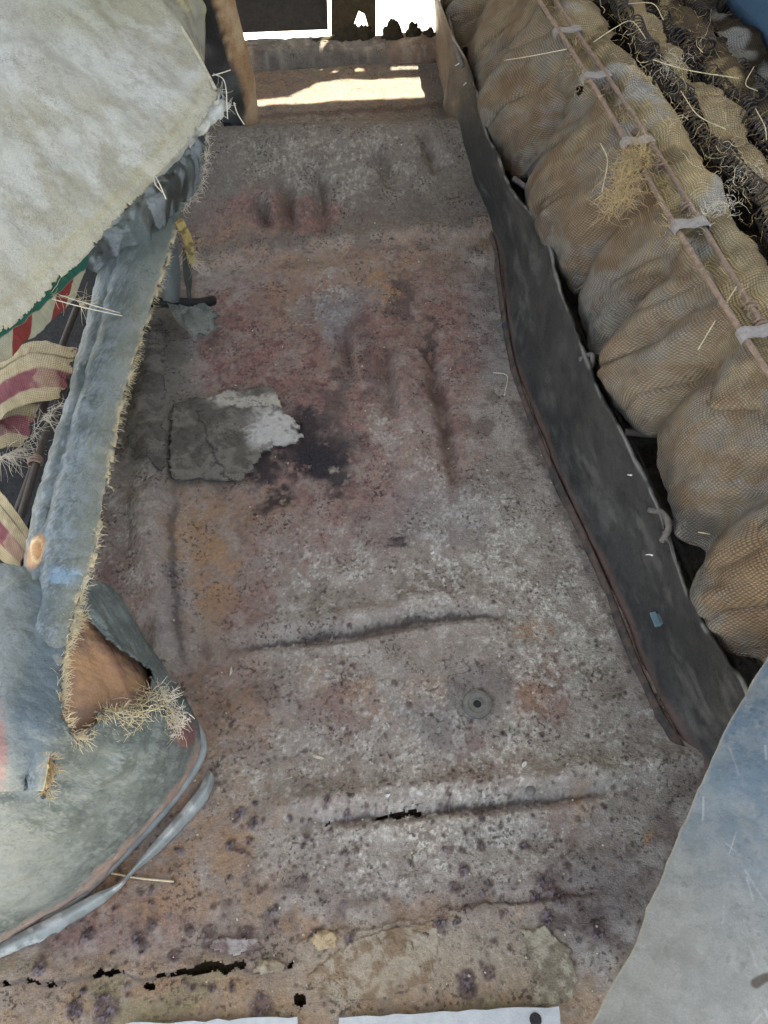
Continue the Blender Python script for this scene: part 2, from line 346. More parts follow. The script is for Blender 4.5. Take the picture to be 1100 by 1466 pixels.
fc = mixc(fc, (70, 60, 58), many([(565, 768, 16, 10, .9), (480, 570, 14, 60, .6), (610, 500, 9, 50, .8), (850, 1280, 80, 70, .55), (530, 520, 16, 60, .45), (575, 430, 14, 36, .7)]))
fc = mixc(fc, (88, 82, 78), many([(690, 985, 60, 30, .5), (760, 1125, 100, 14, .35)]))
fc = mixc(fc, (92, 80, 72), sm(6, 1, seam_d)*.8*(PXv < 430))
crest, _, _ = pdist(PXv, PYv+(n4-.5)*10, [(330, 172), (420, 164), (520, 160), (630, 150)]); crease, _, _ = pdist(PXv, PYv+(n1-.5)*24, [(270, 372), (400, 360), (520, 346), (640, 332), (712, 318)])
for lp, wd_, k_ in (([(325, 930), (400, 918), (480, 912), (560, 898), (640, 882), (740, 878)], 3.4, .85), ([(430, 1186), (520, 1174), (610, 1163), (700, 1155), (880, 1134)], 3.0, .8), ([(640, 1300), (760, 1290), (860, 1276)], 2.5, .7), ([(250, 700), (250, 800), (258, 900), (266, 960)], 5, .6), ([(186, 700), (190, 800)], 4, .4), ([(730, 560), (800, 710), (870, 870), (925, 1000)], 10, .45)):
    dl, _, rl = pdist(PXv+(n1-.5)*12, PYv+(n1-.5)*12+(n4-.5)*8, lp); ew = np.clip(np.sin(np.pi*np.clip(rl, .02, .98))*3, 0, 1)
    fc = mixc(fc, (58, 49, 46), (1-sm(wd_*.3, wd_*1.4, dl+(nf-.5)*5))*k_*ew); fc = mixc(fc, (166, 156, 146), np.exp(-((dl-16)/9)**2)*.22*ew)  # crack and dirt lines with a paler band, painted to stand for relief shading
fc = mixc(fc, (84, 68, 58), (1-sm(1.5, 6, crest))*.7); fc = mixc(fc, (158, 134, 116), (1-sm(3, 16, crease))*.45*patch); fc = mixc(fc, (78, 66, 60), GR*.62*(.45+.55*patch)); fc = mixc(fc, (160, 150, 140), RG*.22)  # rusty crest; painted crease, groove dirt and rib rub stand for relief shading
# ---- pits and rust blisters
def stamp(px, py, r, kind):
    c = U(px, py, 0); 
    i0, i1 = np.searchsorted(ys, [c[1]-3*r, c[1]+3*r]); j0, j1 = np.searchsorted(xs, [c[0]-3*r, c[0]+3*r])
    if i1-i0 < 2 or j1-j0 < 2: return
    X = fx[i0:i1, j0:j1]-c[0]; Y = fy[i0:i1, j0:j1]-c[1]; nn = n3[i0:i1, j0:j1]; d = np.hypot(X, Y)/r*(.45+1.1*nn)
    A = fc[i0:i1, j0:j1]; Zs = FZ[i0:i1, j0:j1]
    if kind == 0:                                                      # small brown pit
        m = (1-sm(.35, 1.1, d))*.7; A[:] = mixc(A, (76, 62, 57), m); Zs -= .0009*m
    elif kind == 1:                                                    # blister: raised crust with darker heart
        m = 1-sm(.7, 1.2, d); A[:] = mixc(A, (86, 70, 66), m*.8); A[:] = mixc(A, (48, 38, 42), (1-sm(.3, .9, d))*sm(.42, .56, nf[i0:i1, j0:j1])*.95)
        A[:] = mixc(A, (140, 130, 134), m*sm(.6, .70, nf[i0:i1, j0:j1])*.5); Zs += .0045*m*(nf[i0:i1, j0:j1]+.2*nn)
    else:                                                              # ring stain
        m = np.exp(-((d-1)/.25)**2)*.5; A[:] = mixc(A, (90, 72, 70), m)
dens = .25+.75*pale+.35*many([(250, 1260, 200, 120, 1), (500, 1100, 300, 200, 1), (650, 900, 250, 150, .8)])
for t in range(6500):
    px = RNG.uniform(100, 1010); py = 1440-1130*RNG.random()**1.3
    c = U(px, py); i = np.searchsorted(ys, c[1]); j = np.searchsorted(xs, c[0])
    if i >= len(ys) or j >= len(xs) or RNG.random() > dens[i, j]*(.3+1.3*sm(.4, .6, n1[i:i+1, j:j+1])[0, 0]): continue
    k = RNG.random(); stamp(px, py, (.0011+.0024*RNG.random()**3)*(1.0 if py > 900 else .85), 0 if k < .93 else 2)
for px, py, r in [(652, 1271, 8), (665, 1245, 6), (690, 1280, 5), (785, 1318, 10), (855, 1335, 9), (670, 1400, 10), (672, 1418, 9), (700, 1392, 7), (375, 1440, 12), (150, 1448, 15), (108, 1445, 10), (352, 1340, 10), (300, 1335, 9),
                  (128, 1340, 8), (220, 1325, 7), (345, 1165, 8), (362, 1180, 7), (200, 1345, 7), (500, 900, 4), (700, 1265, 5), (780, 1265, 12), (800, 1285, 10), (765, 1285, 7), (585, 1357, 7), (600, 1340, 6), (455, 1340, 8), (500, 1345, 7),
                  (630, 1322, 8), (560, 1345, 6), (470, 1150, 5), (250, 830, 5), (750, 1210, 6), (640, 1160, 5), (270, 1330, 6), (830, 1300, 6), (60, 1385, 8), (250, 1370, 7), (395, 1300, 6), (330, 1210, 6), (690, 990, 5)]:
    stamp(px, py, r*.00085, 1)
for t in range(150):
    px = RNG.uniform(80, 460) if t < 90 else RNG.uniform(430, 900); py = RNG.uniform(1120, 1440) if t < 120 else RNG.uniform(880, 1250); stamp(px, py, RNG.uniform(.0015, .0038), 1)
# holes: rotted seam and nibbled pinholes
ragged = seam_d + (n3-.5)*10
hole = (ragged < sm(.0, 1, np.clip((n1-.42)*4, 0, 1))*2.6) & (PXv < 420) & (PXv > -60)
hole |= np.hypot(PXv-430, (PYv-1432)*.8)+(n3-.5)*12 < 7.5
hole |= (np.hypot((PXv-212)/2.2, PYv-1412)+(n3-.5)*8 < 4.5)
dh, sh, rh = pdist(PXv, PYv+(n3-.5)*10, [(455, 1184), (520, 1174), (600, 1162)]); hole |= (dh+(n1-.5)*8 < .9)
hole |= (fy > 1.615-.10*(fx-.2))
keep = ~(hole[:-1, :-1] | hole[1:, 1:] | hole[1:, :-1])
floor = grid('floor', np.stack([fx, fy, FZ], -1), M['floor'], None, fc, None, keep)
floor['kind'] = 'structure'; floor['label'] = 'rusty pressed steel car floor pan'
def fz(x, y):
    i = min(max(np.searchsorted(ys, y), 0), len(ys)-1); j = min(max(np.searchsorted(xs, x), 0), len(xs)-1); return float(FZ[i, j])
def onfloor(px, py, dz=0):
    p = U(px, py, 0)
    for _ in range(4): p = U(px, py, fz(p[0], p[1]))
    p[2] += dz; return p
mb = MB(); mb.box((.1, .72, -.03), 1.7, 1.62, .01); mb.build('hole_backing', M['moss'], floor, False)  # dark sheet added under the floor to hide sunlit ground below the holes
# outside ground
gx = np.linspace(-60, 60, 40); GX, GY = np.meshgrid(gx, gx)
g = grid('ground', np.stack([GX, GY, -.42+0*GX], -1), M['concrete']); g['kind'] = 'structure'; g['label'] = 'pale sunlit concrete ground outside'
# ------------------------------------------------------------------ crumbling deadener mat stuck on the floor
def ragged_patch(name, poly, dz, cfun, mat, parent, amp=10, res=1.6, thick=.003, z0=0.0, dome=0.0):
    P = np.array(poly, float); W0 = np.array([U(a, b, z0) for a, b in poly]); lo = W0.min(0)-.01; hi = W0.max(0)+.01
    nx = max(8, int((hi[0]-lo[0])/.001/res)); ny = max(8, int((hi[1]-lo[1])/.001/res))
    X, Y = np.meshgrid(np.linspace(lo[0], hi[0], nx), np.linspace(lo[1], hi[1], ny))
    ii = np.clip(np.searchsorted(ys, Y), 0, len(ys)-1); jj = np.clip(np.searchsorted(xs, X), 0, len(xs)-1)
    n = fbm(X, Y, 120, 4, 9); nn = fbm(X, Y, 40, 4, 19)
    px, py = PR(np.stack([X, Y, 0*X+z0], -1))
    ins = inpoly(px+(n-.5)*amp*2, py+(nn-.5)*amp*2, poly)
    Z = FZ[ii, jj]+dz+(n-.5)*.003+(nn-.5)*.004*dome
    k = ins[:-1, :-1] & ins[1:, 1:] & ins[:-1, 1:]
    return grid(name, np.stack([X, Y, Z], -1), mat, parent, cfun(px, py, n, nn), None, k, thick, flip=True)
def matcol(px, py, n, nn):
    c = np.empty(px.shape+(3,)); c[:] = lin((112, 106, 97)); c = mixc(c, (92, 87, 79), sm(.45, .6, nn))
    dd = np.hypot((px+(n-.5)*40-392)/46, (py+(nn-.5)*40-622)/34); c = mixc(c, (176, 172, 165), 1-sm(.6, 1.1, dd))
    d2, _, _ = pdist(px+(n-.5)*20, py+(n-.5)*20, [(305, 570), (345, 580), (400, 582)]); c = mixc(c, (172, 165, 152), (1-sm(5, 14, d2))*.9)
    d3, _, _ = pdist(px+(n-.5)*22, py+(nn-.5)*22, [(330, 690), (300, 640), (285, 600)]); c = mixc(c, (60, 56, 52), (1-sm(1, 3, d3))*.8)
    return mixc(c, (70, 64, 60), sm(.60, .68, n)*.5)
ragged_patch('deadener_sheet', [(248, 694), (246, 640), (250, 585), (300, 572), (340, 562), (395, 560), (405, 588), (428, 612), (432, 630), (418, 645), (395, 645), (378, 655), (362, 676), (345, 690), (325, 692), (290, 688)], .009, matcol, M['mat'], floor, 7)
ragged_patch('deadener_lump', [(196, 672), (188, 640), (190, 560), (196, 480), (208, 440), (236, 450), (240, 540), (240, 610), (244, 660), (240, 690), (222, 680)], .008, matcol, M['mat'], floor, 6)
def greycol(a, b):
    def f(px, py, n, nn):
        c = np.empty(px.shape+(3,)); c[:] = lin(a); return mixc(c, b, sm(.42, .6, n))
    return f
ragged_patch('scale_sheet', [(738, 1330), (780, 1328), (800, 1345), (822, 1362), (828, 1400), (822, 1420), (812, 1440), (760, 1440), (768, 1390), (752, 1350)], .003, greycol((150, 143, 124), (118, 108, 92)), M['mat'], floor, 8, thick=.002)
ragged_patch('scale_sheet', [(440, 1345), (462, 1328), (484, 1336), (482, 1356), (455, 1362)], .003, greycol((170, 152, 120), (140, 118, 92)), M['mat'], floor, 6, thick=.0016)
ragged_patch('scale_sheet', [(362, 1396), (378, 1372), (400, 1372), (412, 1384), (405, 1396)], .004, greycol((166, 158, 140), (140, 128, 108)), M['mat'], floor, 6, thick=.0016)
ragged_patch('scale_sheet', [(300, 1345), (330, 1338), (372, 1345), (380, 1360), (330, 1368), (305, 1362)], .002, greycol((158, 152, 148), (120, 104, 100)), M['mat'], floor, 7, thick=.0012)
ragged_patch('scale_sheet', [(505, 1345), (560, 1330), (622, 1314), (628, 1352), (622, 1400), (560, 1432), (470, 1430), (440, 1400), (470, 1370)], .0016, greycol((150, 140, 122), (128, 110, 90)), M['mat'], floor, 9, thick=.001)
# sill plates
def sill(x0, x1, ya, yb, holes):
    r = root('sill_plate', tuple(U((x0+x1)/2, 1462, 0)), 'x', 'sill plate', 'aluminium sill plates')
    pts = [(x0, ya)]+[(x0+(x1-x0)*t, ya+(yb-ya)*t+random.uniform(-2.4, 2.4)) for t in np.linspace(.05, .95, 14)]+[(x1, yb)]
    top = [U(a, b, .012) for a, b in pts]; bot = [U(x1+10, 1560, .012), U(x0-10, 1568, .012)]
    mb = MB(); mb.poly([*top, *bot][::-1], (0, 0, .0025)); o = mb.build('plate', M['alu'], r, False)
    for hx, hy in holes:
        c = U(hx, hy, .015); h = MB(); q = [c+np.array([.0052*math.cos(t), .0052*math.sin(t), 0]) for t in np.linspace(0, 2*math.pi, 14, endpoint=False)]
        h.poly(q, (0, 0, .0006)); h.build('screw_hole', M['black'], r, False)
    return r
a = sill(486, 800, 1458, 1441, [(767, 1460)]); a['label'] = 'pale aluminium sill plate with one dark screw hole on the door sill'
a = sill(180, 426, 1466, 1456, []); a['label'] = 'shorter pale aluminium sill plate without a screw hole, below the rotted seam'
# drain plug washer
c = onfloor(683, 1010, .004); w = root('drain_plug', tuple(c), 'grey steel washer with a round centre set in the floor', 'washer')
def ring(name, prof, mat, c, parent, k=32):
    V = []; F = []; n = len(prof)
    for j in range(k):
        t = 2*math.pi*j/k
        for r, z in prof: V.append(c+np.array([r*math.cos(t), r*math.sin(t), z]))
    for j in range(k):
        for i in range(n-1): F.append((j*n+i, ((j+1) % k)*n+i, ((j+1) % k)*n+i+1, j*n+i+1))
    mb = MB(); mb.add(V, F); return mb.build(name, mat, parent)
ring('flange', [(0.0155, -0.0030), (0.0155, 0.0010), (0.0143, 0.0025), (0.0130, 0.0015), (0.0122, 0.0028), (0.0105, 0.0030), (0.0097, 0.0012), (0.0063, 0.0010), (0.0055, 0.0022), (0.0046, 0.0022), (0.0042, -0.0030)], M['steel'], c, w)
ring('centre', [(.0044, .0002), (.0026, .0008), (.0002, .001)], M['black'], c, w, 16)
c = onfloor(760, 1132, .0005); ring('bolt_head', [(.0052, -.002), (.0050, .0014), (.0040, .0022), (.0002, .0024)], M['steel'], c, floor, 12)
# ================================================================== HEEL BOARD (riser)
bot = [(1080, 1250), (1000, 1100), (935, 990), (870, 830), (800, 680), (745, 540), (724, 430), (712, 350), (686, 292), (660, 235), (640, 165), (628, 100), (619, 30), (616, -40)]
top = [(1105, 1035), (1070, 985), (1035, 945), (985, 860), (950, 775), (905, 655), (885, 598), (842, 505), (806, 425), (776, 350), (738, 268), (698, 190), (664, 95), (640, 25), (628, -20)]
zb = [0]*7+[.002, .012, .03, .05, .03, .005, .0]
B = np.array([U(a, b, z) for (a, b), z in zip(bot, zb)]); T = np.array([UX(a, b, .362) for a, b in top])
T[0] = [.37, .06, .14]
hr = root('heel_board', (.36, .7, 0), 'long dark grey heel board standing along the burlap seat', 'heel board')
Bc = cr(B, 220); Tc = cr(T, 220)
# resample both edges by the same run of y
yy = np.linspace(.03, 1.62, 420); o_ = np.argsort(Bc[:, 1]); o2 = np.argsort(Tc[:, 1])
Bx = np.stack([np.interp(yy, Bc[o_, 1], Bc[o_, 0]), yy, np.interp(yy, Bc[o_, 1], Bc[o_, 2])], -1); Tx = np.stack([np.interp(yy, Tc[o2, 1], Tc[o2, 0]), yy, np.interp(yy, Tc[o2, 1], Tc[o2, 2])], -1)
rows = []
for t in np.linspace(0, 1, 60):
    p = Bx*(1-t)+Tx*t; p[:, 0] += .012*math.sin(math.pi*t)*(.3+np.sin(yy*9)*.5+np.sin(yy*4+1)*.4) ; rows.append(p)
HP = np.stack(rows, 0); tt0 = np.linspace(0, 1, 60)[:, None]+0*yy; nh = fbm(HP[..., 1], HP[..., 2], 14, 4, 71); HP[..., 0] += (nh-.5)*.012+.007*np.sin(yy*15+tt0*2.5)*tt0+.002*np.sin(yy*31+1)*tt0
HP[-1, :, 2] += (fbm(yy, yy*0, 30, 4, 5)-.5)*.006
tt = np.linspace(0, 1, 60)[:, None]+0*yy; hc = np.empty(HP.shape); hc[:] = lin((54, 52, 49))
hn = fbm(HP[..., 1], HP[..., 2]*1.6, 26, 5, 33, .72); hc = mixc(hc, (42, 41, 39), sm(.42, .62, hn)*.9); hc = mixc(hc, (84, 81, 76), sm(.52, .74, fbm(HP[..., 1], HP[..., 2]*2.5, 16, 5, 37, .7))*.7)
hc = mixc(hc, (126, 108, 86), sm(1.15, 1.42, yy+0*tt+(hn-.5)*.3)*.9); hc = mixc(hc, (92, 72, 64), (1-sm(.04, .13, tt+(hn-.5)*.1))*.8)
hc = mixc(hc, (150, 147, 138), sm(.975, .995, tt+(hn-.5)*.05)*sm(.4, .6, fbm(yy+0*tt, tt*0, 40, 3, 39))*.45); hc = mixc(hc, (82, 74, 66), sm(.2, .02, yy+0*tt)*.5)
grid('board', HP, M['heel'], hr, hc, None, None, .004)
# rusty foot flange under it
fl = []
for t, dx, dz in ((0, -.003, .004), (.3, -.005, .004), (.7, -.008, .002), (1, -.011, -.002)):
    fl.append(np.stack([Bx[35:300, 0]+dx+(fbm(yy[35:300], yy[35:300]*0+t, 20, 3, 3)-.5)*.003, Bx[35:300, 1], np.maximum(Bx[35:300, 2], 0)+dz+.002], -1))
FP = np.stack(fl, 0); flc = np.empty(FP.shape); flc[:] = lin((84, 70, 63)); flc = mixc(flc, (60, 56, 53), sm(.42, .62, fbm(FP[..., 1], FP[..., 0], 120, 4, 4, .7)))
grid('foot_flange', FP, M['rustmetal'], hr, flc, None, None, .002, flip=True)
mb = MB(); c = UX(942, 888, .352); mb.box(c, .008, .012, .007); mb.box(c+np.array([-.004, 0, .004]), .006, .016, .003); mb.build('clip', M['bluegrey'], hr, False)
for px, py in ((833, 525), (836, 540), (935, 795), (905, 680), (668, 118), (658, 90)):
    mb = MB(); c = UX(px, py, .356); strand(mb, c, (-.5, .3, -.6), .008, .0012, .5, 4); mb.build('paint_crumb', M['white'], hr)
# hooks of wire peeping over the board
wr = root('seat_wire_frame', (.42, .6, .07), 'bent grey wire frame showing in the dark gap behind the heel board', 'wire frame')
def wire(name, pts, r, mat, parent, n=24): mb = MB(); mb.tube(cr(np.array(pts), n), r, 8); return mb.build(name, mat, parent)
for p in ([(930, 730, .1), (950, 735, .115), (958, 755, .115), (948, 775, .1)], [(830, 515, .12), (848, 508, .13), (846, 528, .12), (840, 540, .1)], [(640, 10, .15), (650, 60, .15), (662, 95, .14)]):
    wire('hook', [U(*q) for q in p], .0035, M['darkwire'], wr)
for p in ([(895, 618, .11), (935, 622, .1)], [(940, 745, .1), (1000, 752, .1), (1030, 760, .1)], [(990, 860, .1), (1040, 915, .09), (1085, 962, .09)], [(1075, 915, .1), (1090, 945, .1)], [(700, 180, .12), (735, 205, .1)], [(735, 255, .13), (770, 280, .12)]):
    wire('bar', [U(*q) for q in p], .0042, M['darkwire'], wr)
mb = MB(); mb.tube([(.405, y, .055) for y in np.linspace(.1, 1.3, 12)], .004, 8); mb.build('lower_rail', M['darkwire'], wr)
# ================================================================== REAR SEAT (burlap, rods, springs)
rs = root('bench_seat', (.6, .7, .0), 'stripped rear seat cushion of brown burlap, bare coil springs and rusted border rods', 'seat')
YS = np.linspace(.12, 1.5, 460); prof = np.linspace(0, 1, 90)
notch = np.array([.20, .322, .462, .60, .715, .96, 1.16, 1.33]); wd = np.array([.016, .02, .014, .018, .012, .026, .02, .03])
nb = np.zeros_like(YS)
for a, b in zip(notch, wd): nb = np.maximum(nb, np.exp(-((YS-a)/b)**2))
BP = np.zeros((len(prof), len(YS), 3))
for i, v in enumerate(prof):
    lean = YS + .055*(1-v)*np.sin(YS*11+.5)+ .10*(1-v)                 # folds fan upward from the gathers
    nbv = np.zeros_like(YS)
    for a, b in zip(notch, wd*(1.1+.7*(1-v))): nbv = np.maximum(nbv, np.exp(-((YS-a-.04*(1-v))/b)**2))
    zlow = .088+.030*nb+.012*np.sin(YS*17); fold = np.sin((YS-.10*(1-v))*58+2.2*np.sin(YS*13))*.5+.5*np.sin((YS-.06*(1-v))*97+1.7*np.sin(YS*7))
    z = .258 - v*(.258-zlow) if v < .86 else 0
    zt = .258 - .86*(.258-zlow)
    puff = .75+.35*np.sin(YS*23+1.)
    env = math.sin(math.pi*min(v/.95, 1)**1.25); envt = math.sin(math.pi*(.86/.95)**1.25)
    x = .453 - .074*v - .044*env*puff*(1-nbv*.98) - .0045*fold*(v > .02)*math.sin(math.pi*min(v+.12, 1))
    if v >= .86:
        q = (v-.86)/.14; z = zt - .016*math.sin(q*math.pi/2)
        x = .453-.074*.86-.044*envt*puff*(1-nbv*.98)+.05*q**1.6+.02*nb*q
    BP[i, :, 0] = x; BP[i, :, 1] = YS; BP[i, :, 2] = z
rid = (1-np.abs(2*fbm(BP[..., 1]+BP[..., 2]*.5, BP[..., 2]*.45, 15, 3, 66)-1))**10; BP[..., 0] += rid*.013*np.sin(np.pi*np.clip(prof*1.05+.05, 0, 1))[:, None]
bn = fbm(BP[..., 1], BP[..., 2], 12, 4, 61); BP[..., 0] += (bn-.5)*.015+(fbm(BP[..., 1]*1.6+BP[..., 2]*.6, BP[..., 2]*.5, 40, 3, 62)-.5)*.008
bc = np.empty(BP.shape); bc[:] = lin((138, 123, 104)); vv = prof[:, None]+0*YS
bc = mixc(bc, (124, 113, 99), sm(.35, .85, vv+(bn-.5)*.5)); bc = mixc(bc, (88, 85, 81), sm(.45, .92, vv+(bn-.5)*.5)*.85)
bc = mixc(bc, (160, 142, 114), sm(.5, .66, fbm(BP[..., 1], BP[..., 2], 17, 4, 63))*.6*(1-vv)); bc = mixc(bc, (124, 100, 76), sm(.55, .7, fbm(BP[..., 1], BP[..., 2], 11, 3, 64))*.5)
b7 = fbm(BP[..., 1], BP[..., 2], 30, 5, 67, .7); bc = mixc(bc, (134, 128, 119), sm(.48, .6, b7)*.7); bc = mixc(bc, (124, 102, 80), sm(.54, .64, fbm(BP[..., 1], BP[..., 2], 21, 5, 68, .7))*.6)
hk = ~((np.hypot((YS[None]-.80)/.020, (vv-.10)/.06)+(bn-.5)*1.2 < -8) | (np.hypot((YS[None]-.965)/.014, (vv-.08)/.05)+(bn-.5) < .7))
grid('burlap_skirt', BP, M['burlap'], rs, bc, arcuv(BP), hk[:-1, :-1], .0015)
# border rods
def rodline(x, z, r, ph):
    y = np.linspace(.12, 1.5, 70); return np.stack([x+.002*np.sin(y*9+ph), y, z+.003*np.sin(y*7+ph)], -1), r
RODS = []
for x, z, ph in ((.4460, .268, 0), (.4725, .267, 1.3)):
    p, r = rodline(x, z, .0029, ph); mb = MB(); mb.tube(p, r, 10); mb.build('border_rod', M['rod'], rs)
for px, py in ((805, 48), (846, 113), (905, 207), (982, 325), (1078, 480), (770, -15)):
    c = U(px, py, .266); c[0] = .46; mb = MB()
    # sheet clip bent round both rods
    prof2 = [(-.0195, -.004), (-.0195, .001), (-.017, .0048), (-.011, .0052), (0, .0030), (.011, .0052), (.017, .0048), (.0195, .001), (.0195, -.004)]
    V = []; F = []
    for s in (-.0075, .0075):
        for off in (0, .0012):
            for a, b in prof2: V.append(c+np.array([a*(1+off*40), s, b+off]))
    n = len(prof2)
    for i in range(n-1): F += [(n+i, n+i+1, 3*n+i+1, 3*n+i), (i, 2*n+i, 2*n+i+1, i+1), (i, i+1, n+i+1, n+i), (2*n+i, 3*n+i, 3*n+i+1, 2*n+i+1)]
    F += [(0, n, 3*n, 2*n), (n-1, 3*n-1, 4*n-1, 2*n-1)]
    mb.add(V, F); mb.build('rod_clip', M['clip'], rs, False)
for px, py, s in ((840, 130, 1), (960, 300, 1), (1065, 440, 1), (1075, 465, 1), (930, 240, 1), (905, 190, 1)):
    c = U(px, py, .262); c[0] = .472; t = np.linspace(0, 4*math.pi, 26); mb = MB(); mb.tube(np.stack([c[0]+.0056*np.cos(t), c[1]-.005+.010*t/t[-1], .262+.0056*np.sin(t)], -1), .0016, 5); mb.build('wire_wrap', M['rod'], rs)
# ragged burlap over the top, in sheets torn between the spring rows
def rag(name, x0, x1, zf, seed, ycut=(.3, 1.5), thr=.5, col=(164, 148, 118), dark=(126, 110, 88)):
    ny, nx = 300, int((x1-x0)/.0022)+6; y = np.linspace(*ycut, ny); x = np.linspace(x0, x1, nx); Y, X = np.meshgrid(y, x)
    n = fbm(X, Y, 28, 4, seed); m = fbm(X, Y, 11, 3, seed+3)
    tx = (X-x0)/(x1-x0); xx = X + (fbm(Y, Y*0+seed, 9, 3, seed)-.5)*.06*tx
    Z = zf(tx) + (n-.5)*.022 + (m-.5)*.045*np.sin(math.pi*np.clip(tx*1.1, 0, 1)) - .02*np.sin(Y*50+m*9)*.25
    e = np.minimum(tx*6+ (0 if name != 'burlap_top' else 9), (1-tx)*3.2); k = (e + (m-.5)*2.4 + (n-.5)*1.2 > .35) & (n+ (m-.5)*.3 < .84)
    c = np.empty(X.shape+(3,)); c[:] = lin(col); c = mixc(c, dark, sm(.45, .62, n)*.8); c = mixc(c, (186, 166, 128), sm(.55, .7, m)*.8); c = mixc(c, (176, 176, 172), sm(.62, .72, fbm(X, Y, 14, 3, seed+9))*.7)
    P = np.stack([xx, Y, Z], -1); return grid(name, P, M['burlap'], rs, c, arcuv(P), k[:-1, :-1], .0014, flip=False)
rag('burlap_top', .4535, .552, lambda t: .2475+.022*np.sin(math.pi*t)*sm(.1, .5, t)-.012*t**2, 101)
rag('burlap_scrap', .572, .636, lambda t: .246+.012*np.sin(math.pi*t)-.006*t, 113)
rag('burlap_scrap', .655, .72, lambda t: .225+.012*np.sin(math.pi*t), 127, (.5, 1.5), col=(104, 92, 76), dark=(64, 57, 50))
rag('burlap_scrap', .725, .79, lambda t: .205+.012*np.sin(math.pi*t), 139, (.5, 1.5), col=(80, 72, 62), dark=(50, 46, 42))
# padding under the springs: dark fibre bed
X, Y = np.meshgrid(np.linspace(.44, .95, 90), np.linspace(.1, 1.5, 220)); n = fbm(X, Y, 26, 4, 140); Pz = .135+(n-.5)*.06
c = np.empty(X.shape+(3,)); c[:] = lin((58, 50, 44)); c = mixc(c, (92, 78, 62), sm(.5, .66, n))
grid('fibre_bed', np.stack([X, Y, Pz], -1), M['burlap'], rs, c, np.stack([X, Y], -1), None, .0, flip=True)
# springs
def coil(a, b, R, turns, r=.0011, k=5):
    a = np.array(a, float); b = np.array(b, float); d = b-a; L = np.linalg.norm(d); d /= L; e = np.cross(d, [.2, .3, .9]); e /= np.linalg.norm(e); f2 = np.cross(d, e)
    t = np.linspace(0, turns*2*math.pi, int(turns*12)+1); P = a+np.outer(t/t[-1]*L, d)+R*(np.outer(np.cos(t), e)+np.outer(np.sin(t), f2))
    P += np.outer(np.sin(t/t[-1]*3.14), np.array([0, 0, -.006])); mb = MB(); mb.tube(P, r, k); return mb.build('coil_spring', M['spring'], rs)
for row, (x, z, y0, y1) in enumerate(((.562, .254, .40, 1.45), (.647, .243, .5, 1.45), (.722, .212, .6, 1.45), (.790, .19, .7, 1.45))):
    y = y0
    while y < y1:
        L = random.uniform(.075, .11); coil((x+random.uniform(-.012, .012), y, z+random.uniform(-.008, .012)), (x+random.uniform(-.012, .012), y+L, z+random.uniform(-.008, .012)), .0115, int(L/.0072), .0011); y += L+random.uniform(.008, .02)
for px, py in ((993, 145), (1048, 215), (935, 75), (1090, 130), (1020, 60)):
    p = U(px, py, .25); coil(p+np.array([-.008, -.012, .004]), p+np.array([.004, .014, -.006]), .0085, 8, .0012)
# wild strands of straw, twine and stuffing
def wisps(name, spots, mat, parent, n, L, r=.0006, bend=1.2, spread=.006):
    mb = MB()
    for i in range(n):
        p = spots[i % len(spots)]; strand(mb, np.array(p)+RNG.normal(size=3)*spread, RNG.normal(size=3)*np.array([1, 1, .5])+np.array([-.3, -.2, .1]), L*RNG.uniform(.4, 1.3), r*RNG.uniform(.6, 1.4), bend, 9)
    return tag(mb.build(name, mat, parent), None, None, kind='stuff')
wisps('rod_tufts', [(.455+.02*math.sin(k*7.), y, .268) for k, y in enumerate(np.linspace(.4, 1.3, 26))], M['sisal'], rs, 420, .012, .0003, .8, .006)
tuft = [U(905, 235, .275), U(895, 262, .27), U(885, 285, .262), U(912, 222, .28)]
wisps('straw_tuft', tuft, M['sisal'], rs, 420, .030, .0003, 1.0, .008)
wisps('straw_wisps', [U(880+i*14, 40+i*19, .285) for i in range(14)], M['straw'], rs, 110, .035, .0003, 1.3, .02)
wisps('matted_fibre', [U(870+i*12+j*22, 20+i*17-j*8, .262) for i in range(20) for j in range(5)], M['sisal'], rs, 380, .018, .0003, .55, .009)
wisps('matted_fibre', [(x, y, z) for y in np.linspace(.5, 1.4, 30) for x, z in ((.60, .258), (.66, .24), (.73, .225))], M['darkwire'], rs, 420, .018, .0004, .7, .010)
wisps('cotton_wisps', [U(1040, 300, .27), U(1075, 250, .26), U(1010, 310, .27), U(960, 95, .28)], M['thread'], rs, 200, .018, .0003, 1.2, .010)
for pts in ([(722, 86, .24), (760, 80, .27), (812, 70, .285)], [(935, 85, .29), (985, 100, .295), (1058, 112, .29)], [(850, 60, .28), (880, 40, .3), (905, 30, .29), (925, 55, .28)],
            [(860, 205, .27), (870, 230, .275), (862, 275, .27)], [(1055, 410, .27), (1030, 450, .25), (1000, 500, .24)], [(975, 130, .28), (1000, 165, .285), (1040, 185, .28)], [(1082, 155, .28), (1095, 180, .285), (1098, 200, .28)], [(1100, 690, .16), (1075, 735, .15), (1040, 765, .14), (1000, 762, .14)],
            [(900, 5, .28), (935, 5, .30), (950, 28, .29)], [(1080, 95, .27), (1068, 120, .28), (1085, 130, .27)]):
    wire('straw', [U(*q) for q in pts], .0006, M['straw'], rs, 14)
fringe('burlap_fray', [(.575+.01*math.sin(y*20), y, .248) for y in np.linspace(.4, 1.4, 14)], (.4, 0, .2), 420, .014, M['sisal'], rs, .0003, 1.0, .8)
